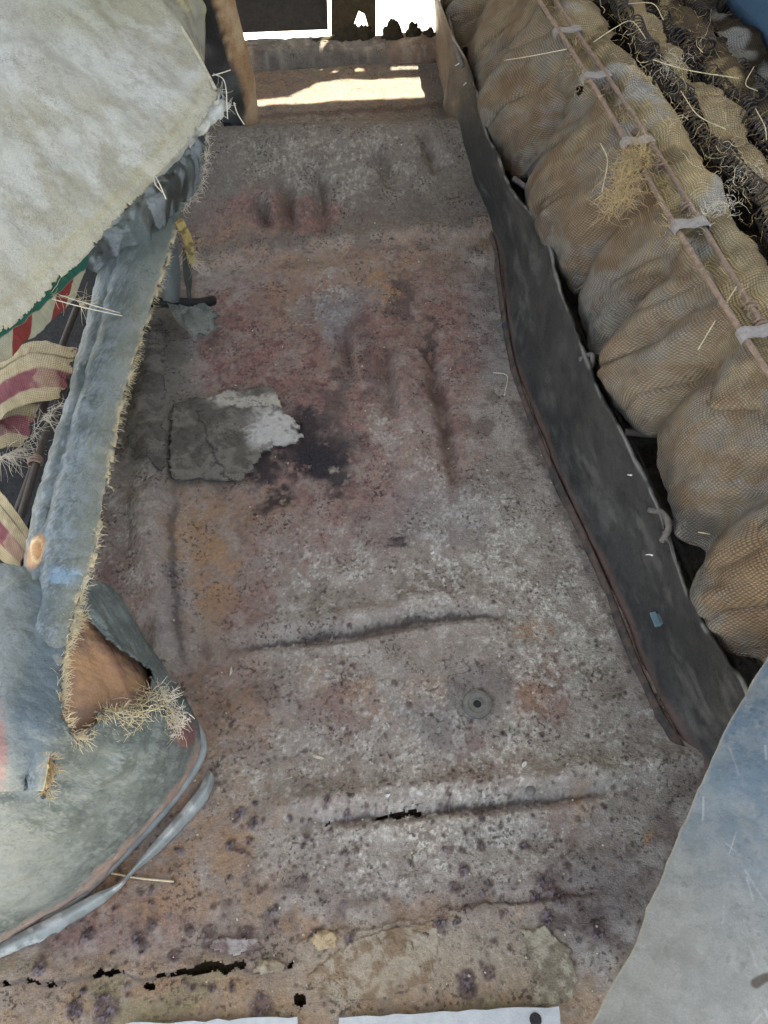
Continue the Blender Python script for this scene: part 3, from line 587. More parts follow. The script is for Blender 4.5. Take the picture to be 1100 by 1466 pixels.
# rear backrest beyond
P = loft([[(.80, .02, .20), (.80, .8, .20), (.80, 1.62, .20)], [(.84, .02, .36), (.835, .8, .36), (.84, 1.62, .36)], [(.90, .02, .58), (.89, .8, .58), (.90, 1.62, .58)], [(.99, .02, .62), (.98, .8, .62), (.99, 1.62, .62)]], 30, 60)
c = np.empty(P.shape); c[:] = lin((74, 98, 118)); bk = tag(grid('backrest', P, M['bluepanel'], rs, c, None, None, .01), 'blue leatherette backrest', None)
mb = MB(); mb.box((.93, .82, .10), .22, 1.6, .20); mb.build('backrest_base', M['black'], rs, False)
# ================================================================== FRONT SEAT
fs = root('front_seat', (-.3, .5, 0), 'worn blue-grey leatherette front seat base with torn rusty corner', 'seat')
# leatherette rail along the rear edge
path = [(250, 235, .165, 34), (214, 322, .17, 40), (170, 470, .19, 42), (140, 580, .205, 44), (112, 690, .22, 46), (94, 780, .234, 44), (84, 840, .240, 40), (74, 890, .244, 34), (66, 945, .246, 27), (60, 1010, .244, 22), (54, 1075, .238, 17), (50, 1130, .228, 13)]
A = cr(np.array([[*U(a, b, z), w] for a, b, z, w in path]), 320); nsec = 60
RP = np.zeros((nsec, 320, 3)); Tn = np.gradient(A[:, :3], axis=0); Tn /= np.linalg.norm(Tn, axis=1, keepdims=True); side = -np.cross(Tn, [0, 0, 1.]); side /= np.linalg.norm(side, axis=1, keepdims=True); upv = -np.cross(side, Tn)
hw = A[:, 3]/1100*np.linalg.norm(A[:, :3]-C0, axis=1)
for i in range(nsec):
    t = math.radians(12+180*i/(nsec-1)); 
    RP[i] = A[:, :3]+side*(hw*(.94+.10*np.sin(np.linspace(0, 17, len(hw))))*math.cos(t))[:, None]+upv*(hw*.6*math.sin(t)**.8 - .0035*math.exp(-((t-2.0)/.16)**2))[:, None]
rn = fbm(RP[..., 0], RP[..., 1], 35, 4, 81); RP += -normals(RP)*((rn-.5)*.007+(fbm(RP[..., 0], RP[..., 1], 110, 4, 84)-.5)*.003)[..., None]
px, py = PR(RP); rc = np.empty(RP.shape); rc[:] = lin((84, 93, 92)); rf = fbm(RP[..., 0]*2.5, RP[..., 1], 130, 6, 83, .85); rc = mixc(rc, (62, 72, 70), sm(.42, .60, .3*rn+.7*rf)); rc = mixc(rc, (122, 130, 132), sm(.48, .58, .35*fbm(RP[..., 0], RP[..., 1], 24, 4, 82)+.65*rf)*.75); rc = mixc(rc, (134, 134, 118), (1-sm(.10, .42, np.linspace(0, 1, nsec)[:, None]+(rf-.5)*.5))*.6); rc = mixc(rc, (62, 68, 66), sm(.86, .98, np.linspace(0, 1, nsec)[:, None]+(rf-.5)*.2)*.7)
rc = mixc(rc, (70, 84, 78), sm(420, 300, py)*.7); tt = np.linspace(0, 1, nsec)[:, None]+0*px
rc = mixc(rc, (190, 172, 134), (1-sm(.02, .09, tt+(rf-.5)*.25))*.85); rc = mixc(rc, (176, 132, 88), 1-sm(.6, 1.1, np.hypot((px-54+(py-790)*.25)/13, (py-790)/27)+(rn-.5)*.4)); rc = mixc(rc, (206, 180, 140), (np.abs(np.hypot((px-54)/7, (py-790)/16)-1) < .18)*.7)
rc = mixc(rc, (134, 164, 186), (1-sm(.4, 1.2, np.hypot((px-90)/28, (py-826)/14)+(rf-.5)*2.5))*.45)
raw = (tt < .05) & (fbm(A[:, 1][None]+0*px, tt*.05, 90, 3, 6) > .5)
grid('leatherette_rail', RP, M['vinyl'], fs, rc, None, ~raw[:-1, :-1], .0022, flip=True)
fringe('frayed_edge', RP[1, 30:290:17], np.array([.8, -.2, -.35]), 900, .0075, M['straw'], fs, .00028, .25, .35)
fringe('frayed_thread', RP[2, 74:290:17], np.array([.5, .1, .2]), 200, .009, M['thread'], fs, .00025, .7, .5)
# base skirt round the corner
botp = [(150, 880, .05), (200, 945, .02), (252, 1008, .004), (287, 1065, 0), (262, 1122, 0), (200, 1196, 0), (110, 1282, 0), (0, 1352, 0), (-140, 1440, 0)]
topp = [(104, 832, .236), (106, 862, .242), (104, 905, .248), (96, 960, .251), (72, 1020, .252), (30, 1062, .252), (-30, 1090, .252), (-100, 1120, .25), (-220, 1160, .25)]
Bq = np.array([U(*q) for q in botp]); Tq = np.array([U(*q) for q in topp]); ctr = np.array([-.42, .42, 0])
inn = np.array([1, 1, 0.])*(ctr-Tq); inn /= np.linalg.norm(inn, axis=1, keepdims=True); 
out = -np.array([1, 1, 0.])*(ctr-Bq); out /= np.linalg.norm(out, axis=1, keepdims=True)
r0 = Tq+inn*.10+np.array([0, 0, .005]); r1 = Tq+inn*.05+np.array([0, 0, .012]); r2 = Tq+np.array([0, 0, 0]); 
def mid(t, b, dz=0): p = Tq*(1-t)+Bq*t+out*b; p[:, 2] += dz; return p
SP = loft([r0, r1, r2, mid(.22, .016, .012), mid(.5, .024, .008), mid(.78, .018, 0), mid(.94, .004, 0), Bq+np.array([0, 0, .001])], 230, 330)
sn = fbm(SP[..., 0]+SP[..., 2], SP[..., 1]-SP[..., 2], 22, 4, 91); SP += normals(SP)*((sn-.5)*.014+(fbm(SP[..., 0]+SP[..., 2]*.5, SP[..., 1], 70, 4, 96)-.5)*.004)[..., None]
px, py = PR(SP); sc_ = np.empty(SP.shape); sc_[:] = lin((82, 89, 85)); s4 = fbm(SP[..., 0]*1.4, SP[..., 1]+SP[..., 2]*.5, 40, 4, 92)
s6 = fbm(SP[..., 0]*1.2+SP[..., 1], (SP[..., 2]+SP[..., 1]*.5)*.5, 150, 6, 98, .85); sc_ = mixc(sc_, (60, 68, 65), sm(.43, .58, .3*sn+.7*s6)); sc_ = mixc(sc_, (110, 116, 112), sm(.49, .57, .25*s4+.75*s6)*.75)
sc_ = mixc(sc_, (110, 115, 110), (1-sm(.4, 1.2, np.hypot((px-10)/90, (py-1240)/80)+(s6-.5)*2.2))*.7)
dd, _, _ = pdist(px+(sn-.5)*20, py, [(85, 830), (70, 900), (60, 1000), (48, 1120)]); sc_ = mixc(sc_, (80, 91, 97), (1-sm(8, 44, dd+(s6-.5)*60))*.75)
sc_ = mixc(sc_, (118, 122, 118), sm(44, 10, px+(sn-.5)*40)*sm(800, 860, py)*.8*(py < 1130)); sc_ = mixc(sc_, (150, 98, 86), (1-sm(.4, 1.2, np.hypot((px+4)/16, (py-1070)/60)+(s6-.5)*2))*.6)
bed, _, _ = pdist(px, py, [(285, 1070), (262, 1122), (200, 1196), (110, 1282), (0, 1352)]); sc_ = mixc(sc_, (150, 126, 112), (1-sm(4, 14, bed+(s4-.5)*16))*.8); sc_ = mixc(sc_, (112, 70, 70), (1-sm(.5, 1.1, np.hypot((px-262)/20, (py-1050)/22)+(s4-.5)))*.8)
tear = [(122, 880), (150, 915), (215, 960), (212, 992), (200, 1012), (165, 1018), (142, 1022), (122, 1058), (104, 1056), (90, 1030), (86, 985), (96, 930), (108, 895)]
jn = (fbm(SP[..., 0], SP[..., 2]+SP[..., 1], 160, 3, 95)-.5)
tm = inpoly(px+jn*18, py+jn*18, tear) | inpoly(px+jn*10, py+jn*10, [(66, 1082), (78, 1088), (72, 1120), (62, 1140), (56, 1136), (62, 1110)])
grid('base_skirt', SP, M['vinyl'], fs, sc_, None, ~(tm[:-1, :-1] | tm[1:, 1:]), .0022)
IP = np.array([-.42, .42, .08])-SP; IP = SP + IP/np.linalg.norm(IP, axis=-1, keepdims=True)*.014
ic = np.empty(IP.shape); ic[:] = lin((134, 106, 88)); ic = mixc(ic, (152, 118, 88), sm(.45, .62, s4)); ic = mixc(ic, (116, 82, 66), sm(.52, .66, sn)*.8)
sub = (slice(56, 190), slice(20, 170)); grid('rusty_corner_panel', IP[sub], M['rustmetal'], fs, ic[sub], None, None, .002)
def skirt_at(a, b):
    d = (px-a)**2+(py-b)**2; i = np.unravel_index(np.argmin(d), d.shape); return SP[i]
fringe('torn_fibres', [skirt_at(*q) for q in ((200, 1012), (165, 1018), (142, 1024), (122, 1056), (100, 1050))], (.2, -.3, .1), 300, .011, M['straw'], fs, .0003, .4, .4)
fringe('torn_fibres', [skirt_at(*q) for q in ((96, 1040), (86, 1000), (90, 940), (104, 900), (120, 878))], (.5, .2, .1), 320, .010, M['straw'], fs, .0003, .35, .35)
fringe('torn_fibres', [skirt_at(*q) for q in ((66, 1080), (70, 1100), (62, 1140))], (.5, -.2, .1), 200, .010, M['sisal'], fs, .00035, .45, .4)
wisps('sisal_clump', [skirt_at(a, b)+np.array([0, 0, .006]) for a, b in ((215, 1000), (228, 1012), (240, 1030), (252, 1045), (200, 1025), (180, 1035))], M['straw'], fs, 420, .012, .0003, .3, .005)
wisps('cotton_clump', [skirt_at(a, b)+np.array([.002, 0, .008]) for a, b in ((238, 1010), (246, 1028), (250, 1042), (232, 1000))], M['thread'], fs, 420, .010, .00035, .4, .005)
fringe('torn_fibres', [U(*q) for q in ((130, 850, .2), (150, 885, .17), (190, 920, .1), (205, 945, .08))], (.5, .2, 0), 150, .014, M['darkwire'], fs, .0006, 1.2, .7)
# piping strip along the hem
mb = MB(); mb.tube(np.array([b+o*.004+np.array([0, 0, .006]) for b, o in zip(cr(Bq, 80), cr(out, 80))]), .0045, 8); mb.build('hem_piping', M['strip'], fs)
# grey torn leatherette flap where the rail goes under the cover
P = loft([[U(100, 385, .20), U(150, 330, .22), U(215, 262, .24), U(262, 215, .24), U(296, 190, .235)], [U(140, 392, .19), U(190, 330, .215), U(236, 285, .23), U(275, 245, .22), U(292, 232, .21)], [U(160, 420, .17), U(205, 368, .19), U(232, 335, .19), U(258, 300, .18), U(290, 268, .165)]], 70, 120)
n = fbm(P[..., 0], P[..., 1], 32, 4, 161); P[..., 2] += (n-.5)*.035; c = np.empty(P.shape); c[:] = lin((82, 88, 84)); c = mixc(c, (58, 60, 55), sm(.45, .6, n)); c = mixc(c, (132, 138, 138), sm(.5, .62, fbm(P[..., 0], P[..., 1], 80, 4, 162))*.7)
e = np.minimum.reduce([np.linspace(0, 1, 70)[::-1][:, None]+np.zeros(120), (np.linspace(0, 1, 120)[::-1][None]+np.zeros((70, 1)))*1.5])
k = (e+(fbm(P[..., 0], P[..., 1], 70, 3, 163)-.5)*.5 > .05)
grid('torn_flap', P, M['vinyl'], fs, c, None, k[:-1, :-1], .002)
fringe('frayed_thread', [U(296, 190, .235), U(294, 230, .22), U(285, 265, .18), U(262, 300, .18)], (.6, .1, -.4), 260, .013, M['thread'], fs, .0003, 1.0, .6)
P = loft([[U(250, 318, .19), U(262, 345, .15), U(270, 375, .11)], [U(262, 312, .19), U(276, 345, .15), U(278, 372, .11)]], 12, 40); P += normals(P)*((fbm(P[..., 0], P[..., 2], 60, 3, 3)-.5)*.012)[..., None]
c = np.empty(P.shape); c[:] = lin((170, 152, 100)); c = mixc(c, (120, 104, 70), sm(.45, .6, fbm(P[..., 0], P[..., 2], 90, 3, 4))); grid('cloth_tongue', P, M['canvas'], fs, c, None, None, .0015)
fringe('frayed_thread', [U(262, 350, .14), U(274, 375, .11)], (.5, -.3, -.6), 40, .028, M['straw'], fs, .0003, .7, .5)
# plaid cloth under the cover
P = loft([[U(-60, 470, .27), U(0, 425, .27), U(70, 378, .262), U(122, 340, .255)], [U(-60, 510, .25), U(0, 470, .25), U(70, 420, .245), U(125, 372, .24)], [U(-60, 565, .235), U(0, 520, .232), U(60, 470, .228), U(108, 428, .225)]], 90, 150)
n = fbm(P[..., 0], P[..., 1], 40, 4, 171); P[..., 2] += (n-.5)*.012; uv = arcuv(P); vN = np.linspace(0, 1, 90)[:, None]+0*n
c = np.empty(P.shape); c[:] = lin((52, 98, 82)); c = mixc(c, (116, 128, 126), sm(.5, .64, n)*.8*(vN < .5)); c = mixc(c, (176, 168, 140), sm(.60, .64, vN)*(1-sm(.93, .97, vN)*0)); c = mixc(c, (138, 64, 58), sm(.60, .64, vN)*((np.sin(uv[..., 1]*95) > .25)*1.))
grid('plaid_cloth', P, M['plaid'], fs, c, uv, None, .0015)
# striped webbing straps
def strap(rows, name='webbing_strap', seed=5):
    P = loft([[U(*q) for q in r] for r in rows], 60, 110); n = fbm(P[..., 0], P[..., 1], 40, 4, seed); P[..., 2] += (n-.5)*.010; v = np.linspace(0, 1, 60)[:, None]+0*n
    c = np.empty(P.shape); c[:] = lin((184, 168, 134)); c = mixc(c, (138, 88, 90), sm(.40, .44, v)*(1-sm(.74, .78, v))); c = mixc(c, (90, 76, 60), ((np.abs(v-.20) < .018)*.7)); c = mixc(c, (176, 160, 130), sm(.5, .65, n)*.5)
    k = (np.linspace(0, 1, 110)[::-1][None]+(fbm(P[..., 0], P[..., 1], 120, 3, seed+1)-.5)*.16 > .02)+0*v > .5
    return grid(name, P, M['plaid'], fs, c, arcuv(P), k[:-1, :-1], .0015)
strap([[(-80, 525, .20), (-10, 512, .2), (50, 490, .205), (112, 498, .19)], [(-80, 570, .195), (-10, 560, .2), (40, 535, .2), (102, 538, .185)], [(-80, 620, .185), (-20, 610, .19), (30, 580, .19), (88, 572, .175)]])
strap([[(-80, 590, .18), (-20, 570, .18), (20, 555, .18), (62, 560, .17)], [(-80, 640, .17), (-20, 618, .17), (15, 600, .17), (50, 605, .165)], [(-80, 690, .16), (-20, 650, .16), (10, 640, .16), (32, 640, .15)]], seed=15)
strap([[(-80, 690, .22), (-20, 690, .225), (10, 715, .225), (48, 768, .215)], [(-80, 730, .215), (-20, 735, .22), (5, 760, .22), (40, 800, .21)], [(-80, 780, .2), (-20, 780, .21), (0, 800, .21), (28, 822, .2)]], seed=25)
fringe('frayed_thread', [U(88, 572, .175), U(60, 600, .17), U(32, 640, .15), U(0, 655, .16)], (.5, -.4, 0), 150, .03, M['thread'], fs, .0003, .4, .35)
fringe('frayed_thread', [U(70, 420, .245), U(108, 428, .225), U(118, 440, .2)], (.7, -.3, 0), 40, .025, M['straw'], fs, .0003, .5, .5)
for p in ([(95, 545, .15), (60, 640, .16), (30, 740, .17)], [(110, 440, .15), (80, 520, .16), (58, 600, .165)], [(75, 590, .15), (40, 690, .15), (14, 760, .16)]): wire('frame_wire', [U(*q) for q in p], .004, M['spring'], fs)
c = U(50, 665, .162); t = np.linspace(0, 4.5*math.pi, 30); mb = MB(); mb.tube(np.stack([c[0]+.0065*np.cos(t), c[1]+.008*t/t[-1], c[2]+.0065*np.sin(t)], -1), .0015, 5); mb.build('wire_wrap', M['rod'], fs)
for p in ([(75, 428, .25), (120, 440, .255), (175, 452, .23)], [(85, 422, .25), (130, 436, .258), (172, 448, .23)]): wire('thread', [U(*q) for q in p], .0005, M['thread'], fs)
# black sheet added below everything to stand for the shade under the seat
mb = MB(); mb.poly([U(-420, 700, .10), U(-300, 1000, .10), U(-40, 900, .10), U(40, 800, .10), U(110, 560, .10), U(170, 330, .10), U(-200, 300, .10)], (0, 0, .02)); mb.build('dark_backing', M['black'], fs, False)
# ------------------------------------------------------------------ folded seat back under pale canvas
sb = root('folded_seat', (-.3, .9, .2), 'folded front seat covered in pale stained canvas with a torn corner', 'seat')
edge = [(-110, 545, .315), (0, 464, .315), (60, 408, .31), (118, 350, .305), (172, 292, .30), (222, 240, .30), (268, 190, .30), (309, 130, .30)]
e2 = [(-160, 380, .36), (-30, 320, .36), (30, 270, .355), (80, 220, .35), (125, 175, .345), (170, 140, .34), (225, 105, .33), (283, 80, .315)]
e3 = [(-190, 160, .40), (-70, 130, .40), (-10, 110, .395), (40, 90, .39), (85, 70, .38), (130, 56, .37), (190, 46, .35), (258, 38, .33)]
e4 = [(-230, -140, .43), (-100, -140, .43), (-40, -130, .42), (10, -120, .41), (55, -110, .40), (100, -90, .39), (150, -70, .37), (222, -20, .34)]
e5 = [(-260, -340, .43), (-130, -340, .43), (-70, -330, .42), (-20, -320, .41), (30, -310, .40), (80, -290, .39), (120, -270, .37), (180, -200, .34)]
hem = [(a, b+1, z-.010) for a, b, z in edge]; hem2 = [(a-10, b-10, z-.03) for a, b, z in edge]
CP = loft([[U(*q) for q in r] for r in (hem2, hem, edge, e2, e3, e4, e5)], 230, 240)
cn = fbm(CP[..., 0], CP[..., 1], 10, 4, 181); cw = fbm(CP[..., 0]+CP[..., 1]*.8, CP[..., 1]*.2, 26, 3, 182); cf = fbm(CP[..., 0], CP[..., 1], 45, 4, 186); CP[..., 2] += (cn-.5)*.018+(cw-.5)*.006+(cf-.5)*.002
px, py = PR(CP); cc = np.empty(CP.shape); cc[:] = lin((172, 170, 160)); c5 = fbm(CP[..., 0], CP[..., 1], 14, 5, 183)
cc = mixc(cc, (160, 155, 137), sm(.45, .60, c5)*.75); cc = mixc(cc, (188, 188, 182), sm(.5, .64, fbm(CP[..., 0], CP[..., 1], 22, 4, 184))*.7)
de, _, _ = pdist(px, py+(cn-.5)*30, [(a, b) for a, b, z in edge]); cc = mixc(cc, (172, 165, 140), (1-sm(4, 40, de+(c5-.5)*110))*.6); cc = mixc(cc, (160, 148, 106), (1-sm(1, 8, np.abs(de-15+(cn-.5)*60)))*.3)
cc = mixc(cc, (150, 150, 138), sm(.60, .70, fbm(CP[..., 0], CP[..., 1], 120, 3, 185))*.35); cc = mixc(cc, (150, 150, 120), (1-sm(.5, 1.2, np.hypot((px-130)/120, (py-10)/50)))*.35)
ck_ = np.arange(CP.shape[0])[:, None] > 66+(fbm(CP[76:77, :, 0], CP[76:77, :, 1], 90, 4, 188, .8)-.5)*34
grid('canvas_cover', CP, M['canvas'], sb, mixc(cc, (132, 126, 112), sm(.52, .62, fbm(CP[..., 0], CP[..., 1], 60, 6, 187, .85))*.3), None, ck_[:-1, :-1], .002)
# end face of the seat back
q0 = [(309, 130, .30), (283, 80, .315), (258, 38, .33), (222, -20, .34), (180, -200, .34)]; q1 = [(298, 112, .25), (292, 80, .26), (285, 40, .27), (278, -20, .28), (230, -200, .28)]; q2 = [(292, 110, .19), (298, 80, .20), (304, 20, .21), (312, -30, .22), (300, -200, .22)]
P = loft([[U(*q) for q in r] for r in (q0, q1, q2)], 40, 90); n = fbm(P[..., 1], P[..., 2], 20, 4, 191); P[..., 0] += (n-.5)*.01-.004; c = np.empty(P.shape); c[:] = lin((158, 154, 138)); c = mixc(c, (178, 170, 132), sm(.5, .64, n)); c = mixc(c, (122, 116, 100), sm(.55, .68, fbm(P[..., 1], P[..., 2], 50, 3, 192))*.6)
grid('end_panel', P, M['canvas'], sb, c, None, None, .002)
mb = MB(); mb.tube([U(*q)+np.array([0, 0, .002]) for q in cr(np.array(q0), 40)], .0022, 6); mb.build('seam_cord', M['flake'], sb)
# torn corner
def shard(pts, name, parent, col, seed, mat, th=.0014, n=40):
    P = loft([[U(*q) for q in r] for r in pts], n, n); q = fbm(P[..., 0], P[..., 1], 50, 4, seed); P[..., 2] += (q-.5)*.02; c = np.empty(P.shape); c[:] = lin(col); c = mixc(c, tuple(int(v*.8) for v in col), sm(.45, .62, q))
    e = np.minimum.reduce([np.linspace(0, 1, n)[::-1][:, None]+np.zeros(n), np.linspace(0, 1, n)[:, None]*3+.1+np.zeros(n), np.linspace(0, 1, n)[::-1][None]+np.zeros((n, 1))])
    k = e+(fbm(P[..., 0]+P[..., 2], P[..., 1], 140, 3, seed+1)-.5)*.35 > .04
    return grid(name, P, mat, parent, c, None, k[:-1, :-1], th)
shard([[(262, 200, .285), (285, 165, .29), (312, 125, .295)], [(270, 205, .275), (295, 180, .29), (322, 140, .30)], [(272, 208, .265), (305, 180, .285), (338, 146, .29)]], 'torn_corner', sb, (186, 186, 178), 201, M['canvas'])
shard([[(215, 250, .285), (240, 222, .29), (268, 192, .29)], [(222, 254, .27), (248, 228, .275), (282, 190, .28)], [(228, 250, .25), (258, 222, .26), (300, 176, .27)]], 'torn_hem', sb, (176, 176, 168), 205, M['canvas'])
fringe('frayed_thread', [U(300, 175, .27), U(325, 150, .29), U(310, 125, .295)], (.6, .2, .1), 60, .014, M['thread'], sb, .0003, .6, .6)
for p in ([(306, 105, .30), (322, 118, .31), (326, 170, .29)], [(335, 146, .29), (340, 162, .28), (350, 178, .27)], [(304, 108, .31), (318, 104, .315), (330, 100, .31)], [(218, 245, .29), (228, 262, .285), (238, 285, .27)], [(222, 246, .29), (222, 262, .285), (232, 275, .27)]): wire('thread', [U(*q) for q in p], .0006, M['thread'], sb)
# ------------------------------------------------------------------ bracket with torn flap by the seat
br = root('seat_bracket', tuple(onfloor(250, 440)), 'dark grey seat bracket bar with a torn rubber flap on the floor', 'bracket')
wire('bar', [U(200, 432, .055), U(250, 433, .045), (U(285, 434, .035)), U(305, 430, .02)], .0075, M['strip'] if 0 else M['black'], br)
P = loft([[U(222, 340, .16), U(232, 385, .11), U(236, 430, .06)], [U(236, 338, .165), U(244, 385, .12), U(248, 432, .07)], [U(250, 345, .15), U(256, 390, .105), U(254, 432, .055)]], 16, 40); c = np.empty(P.shape); c[:] = lin((86, 92, 90)); grid('strap', P, M['heel'], br, c, None, None, .003)
P = loft([[U(262, 352, .13), U(264, 390, .09), U(268, 425, .06)], [U(268, 350, .13), U(275, 395, .09), U(272, 428, .05)]], 10, 30); c = np.empty(P.shape); c[:] = lin((64, 66, 62)); grid('strap', P, M['heel'], br, c, None, None, .003)
shard([[(240, 436, .05), (262, 438, .045), (300, 436, .04)], [(248, 452, .035), (272, 456, .04), (312, 450, .03)], [(262, 470, .02), (282, 484, .03), (316, 468, .02)]], 'torn_flap', br, (118, 120, 112), 211, M['mat'], .002)
# ------------------------------------------------------------------ black rust-edged post
po = root('door_post', tuple(U(345, 160, .02)), 'black tapering post with rusty tan edge standing on the floor', 'post')
base = U(340, 150, .05); base[1] = 1.27; PP = np.zeros((40, 60, 3))
for i, t in enumerate(np.linspace(0, 2*math.pi, 40)):
    for j, h in enumerate(np.linspace(0, 1, 60)):
        w = .040*(.72+.28*min(1, h*8)); z = .062+.5*h; cx = UY(340, 150, 1.30)[0]-.05*h*1.2+.004
        PP[i, j] = (cx+w*math.cos(t)*(1 if math.cos(t) > 0 else 1.25), 1.30+.026*math.sin(t)*(.7+.3*min(1, h*8)), z)
n = fbm(PP[..., 0]+PP[..., 1], PP[..., 2], 30, 4, 221); c = np.empty(PP.shape); c[:] = lin((46, 45, 44)); ang = np.linspace(0, 2*math.pi, 40)[:, None]+0*n
m = sm(.15, .45, np.cos(ang)+(n-.5)*.6)*(1-sm(.1, .9, np.sin(ang))) ; c = mixc(c, (150, 118, 86), m); c = mixc(c, (176, 150, 118), m*sm(.5, .64, n)*.8); c = mixc(c, (84, 84, 82), sm(.55, .7, fbm(PP[..., 0], PP[..., 2], 20, 3, 222))*(1-m)*.6)
PP += normals(PP)*((n-.5)*.006)[..., None]; grid('post', PP, M['rustmetal'], po, c)
mb = MB(); mb.box((base[0]-.01, 1.30, .035), .035, .03, .07); mb.build('foot', M['black'], po, False)
# ------------------------------------------------------------------ torn strip, straw, flakes, crumbs on the floor
st = []
for a, b, w, tw in [(304, 1108, 9, 0), (292, 1135, 12, .002), (262, 1172, 11, .005), (225, 1212, 9, .009), (186, 1252, 3.5, .011), (172, 1268, 4, .010), (140, 1288, 11, .007), (80, 1322, 14, .004), (20, 1352, 13, .004), (-40, 1382, 10, .004)]:
    dx, dy = .70, .71; st.append([U(a-w*dx*.8, b-w*dy, .012+tw), U(a, b, .016+tw*.6), U(a+w*dx*.8, b+w*dy, .007)])
P = loft(st, 150, 12); n = fbm(P[..., 0], P[..., 1], 60, 3, 231); P[..., 2] += (n-.5)*.002; P[:, -1, :2] += (fbm(P[:, -1, 0], P[:, -1, 1], 140, 3, 4)-.5)[:, None]*.006
c = np.empty(P.shape); c[:] = lin((132, 136, 132)); c = mixc(c, (108, 110, 106), sm(.4, .7, n)*.6); c = mixc(c, (176, 178, 172), sm(.55, .65, fbm(P[..., 0], P[..., 1], 90, 3, 6))*.7)
tag(grid('torn_strip', P, M['heel'], None, c, None, None, .0016), 'twisted grey torn trim strip lying beside the front seat base', 'strip')
def straw(pts, label, r=.0008, mat='straw'):
    mb = MB(); mb.tube(cr(np.array([onfloor(a, b, .002+r) for a, b in pts]), 16), r, 5); tag(mb.build('straw', M[mat], None), label, 'straw', 'straws on the floor')
straw([(155, 1250), (200, 1258), (250, 1263)], 'long pale straw lying across the twisted grey strip', .0010)
def flake(px, py, l, w, rot, label, mat='flake'):
    c = onfloor(px, py, .002); mb = MB(); q = []
    for t in np.linspace(0, 2*math.pi, 9, endpoint=False):
        rr = random.uniform(.7, 1.1); a, b = l*math.cos(t)*rr, w*math.sin(t)*rr; q.append(c+np.array([a*math.cos(rot)-b*math.sin(rot), a*math.sin(rot)+b*math.cos(rot), .0012*math.cos(2*t)]))
    mb.poly(q, (0, 0, .0009)); tag(mb.build('paint_flake', M[mat], None, False), label, 'flake', 'paint flakes on the floor')
flake(331, 963, .006, .0016, 1.3, 'white paint flake lying on brown rust near the torn seat corner')
flake(456, 1085, .007, .0018, -.5, 'pale curved paint flake on grey rust above the lower cracked rib')
flake(619, 793, .003, .0015, .3, 'tiny white flake on the grey speckled floor below the long groove', 'white')
flake(750, 1096, .004, .0022, .8, 'crusty white flake on the floor below the round drain washer', 'white')
flake(555, 1140, .003, .0018, .2, 'small pale flake on the raised rib by its crack', 'white')
mb = MB()
for i in range(260):
    a, b = RNG.uniform(190, 900), RNG.uniform(170, 1430)
    if a > 560+.4*b-30: continue
    if b < 900 and a < 240: continue
    c = onfloor(a, b, .0006); s = RNG.uniform(.0005, .0015); mb.box(c, s, s*RNG.uniform(.6, 2), s, *np.linalg.qr(RNG.normal(size=(3, 3)))[0])
tag(mb.build('dust_crumbs', M['flake'], None, False), 'pale crumbs and grit scattered on the floor', 'grit', kind='stuff')
for i, p in enumerate(([(718, 435), (722, 470), (714, 500)], [(712, 470), (726, 462), (730, 492)], [(706, 535), (726, 540), (722, 568)])): straw(p, ['thin blue-grey thread lying at the foot of the heel board', 'thin curled blue-grey thread at the foot of the heel board', 'pale curled thread at the foot of the heel board'][i], .0006, 'bluegrey' if i < 2 else 'thread')
# ================================================================== NEAR PANEL (door post trim, right)
npn = root('side_panel', (.35, .05, 0), 'large dusty blue-grey leatherette side panel beside the heel board', 'panel')
e = [(1150, 850, .28), (1100, 938, .285), (1050, 1025, .29), (1018, 1090, .29), (985, 1170, .292), (945, 1262, .296), (915, 1340, .30), (870, 1430, .303), (835, 1490, .305), (790, 1570, .31)]
E0 = np.array([U(*q) for q in e]); rows = [E0]
for d, dz in ((.03, .006), (.08, .002), (.15, -.02), (.22, -.07), (.26, -.15), (.27, -.26)): rows.append(E0+np.array([d, -d*.45, dz]))
P = loft(rows, 420, 520); n = fbm(P[..., 0], P[..., 1], 14, 4, 241); P[..., 2] += (n-.5)*.014; P[..., 0] += (fbm(P[..., 1], P[..., 2], 60, 3, 9)-.5)*.004
px, py = PR(P); c = np.empty(P.shape); c[:] = lin((110, 110, 104)); g_ = (py-.62*(px-1000))+ (n-.5)*15+(fbm(P[..., 0]*.6, P[..., 1]*1.4, 120, 6, 245, .9)-.5)*120
c = mixc(c, (90, 101, 107), 1-sm(1100, 1360, g_)); c = mixc(c, (70, 84, 94), (1-sm(1000, 1120, g_))*.8); c = mixc(c, (156, 154, 146), sm(.46, .64, fbm(P[..., 0], P[..., 1], 60, 6, 242, .85))*.15); c = mixc(c, (122, 122, 116), sm(.48, .66, fbm(P[..., 0], P[..., 1], 50, 5, 243, .75))*.35)
ed = np.linspace(0, 1, 420)[:, None]+0*n; c = mixc(c, (128, 122, 106), (1-sm(.002, .008, ed+(n-.5)*.01))*.8)
for pts in [[(1042, 1070), (1056, 1112)], [(1064, 1248), (1098, 1300)], [(1038, 1210), (1052, 1222)]]+[[(a_, b_), (a_+RNG.uniform(-16, 16), b_+RNG.uniform(8, 40))] for a_, b_ in zip(RNG.uniform(960, 1100, 9), RNG.uniform(1040, 1460, 9))]:
    d, _, _ = pdist(px, py, pts); c = mixc(c, (176, 176, 168), (1-sm(.3, 1.8, d+(n-.5)*4))*RNG.uniform(.15, .4))
d, _, _ = pdist(px, py, [(1078, 1408), (1090, 1400), (1106, 1396)]); c = mixc(c, (60, 50, 40), (1-sm(5, 9, d))*.9)
grid('panel_skin', P, M['bluepanel'], npn, c, None, None, .003)
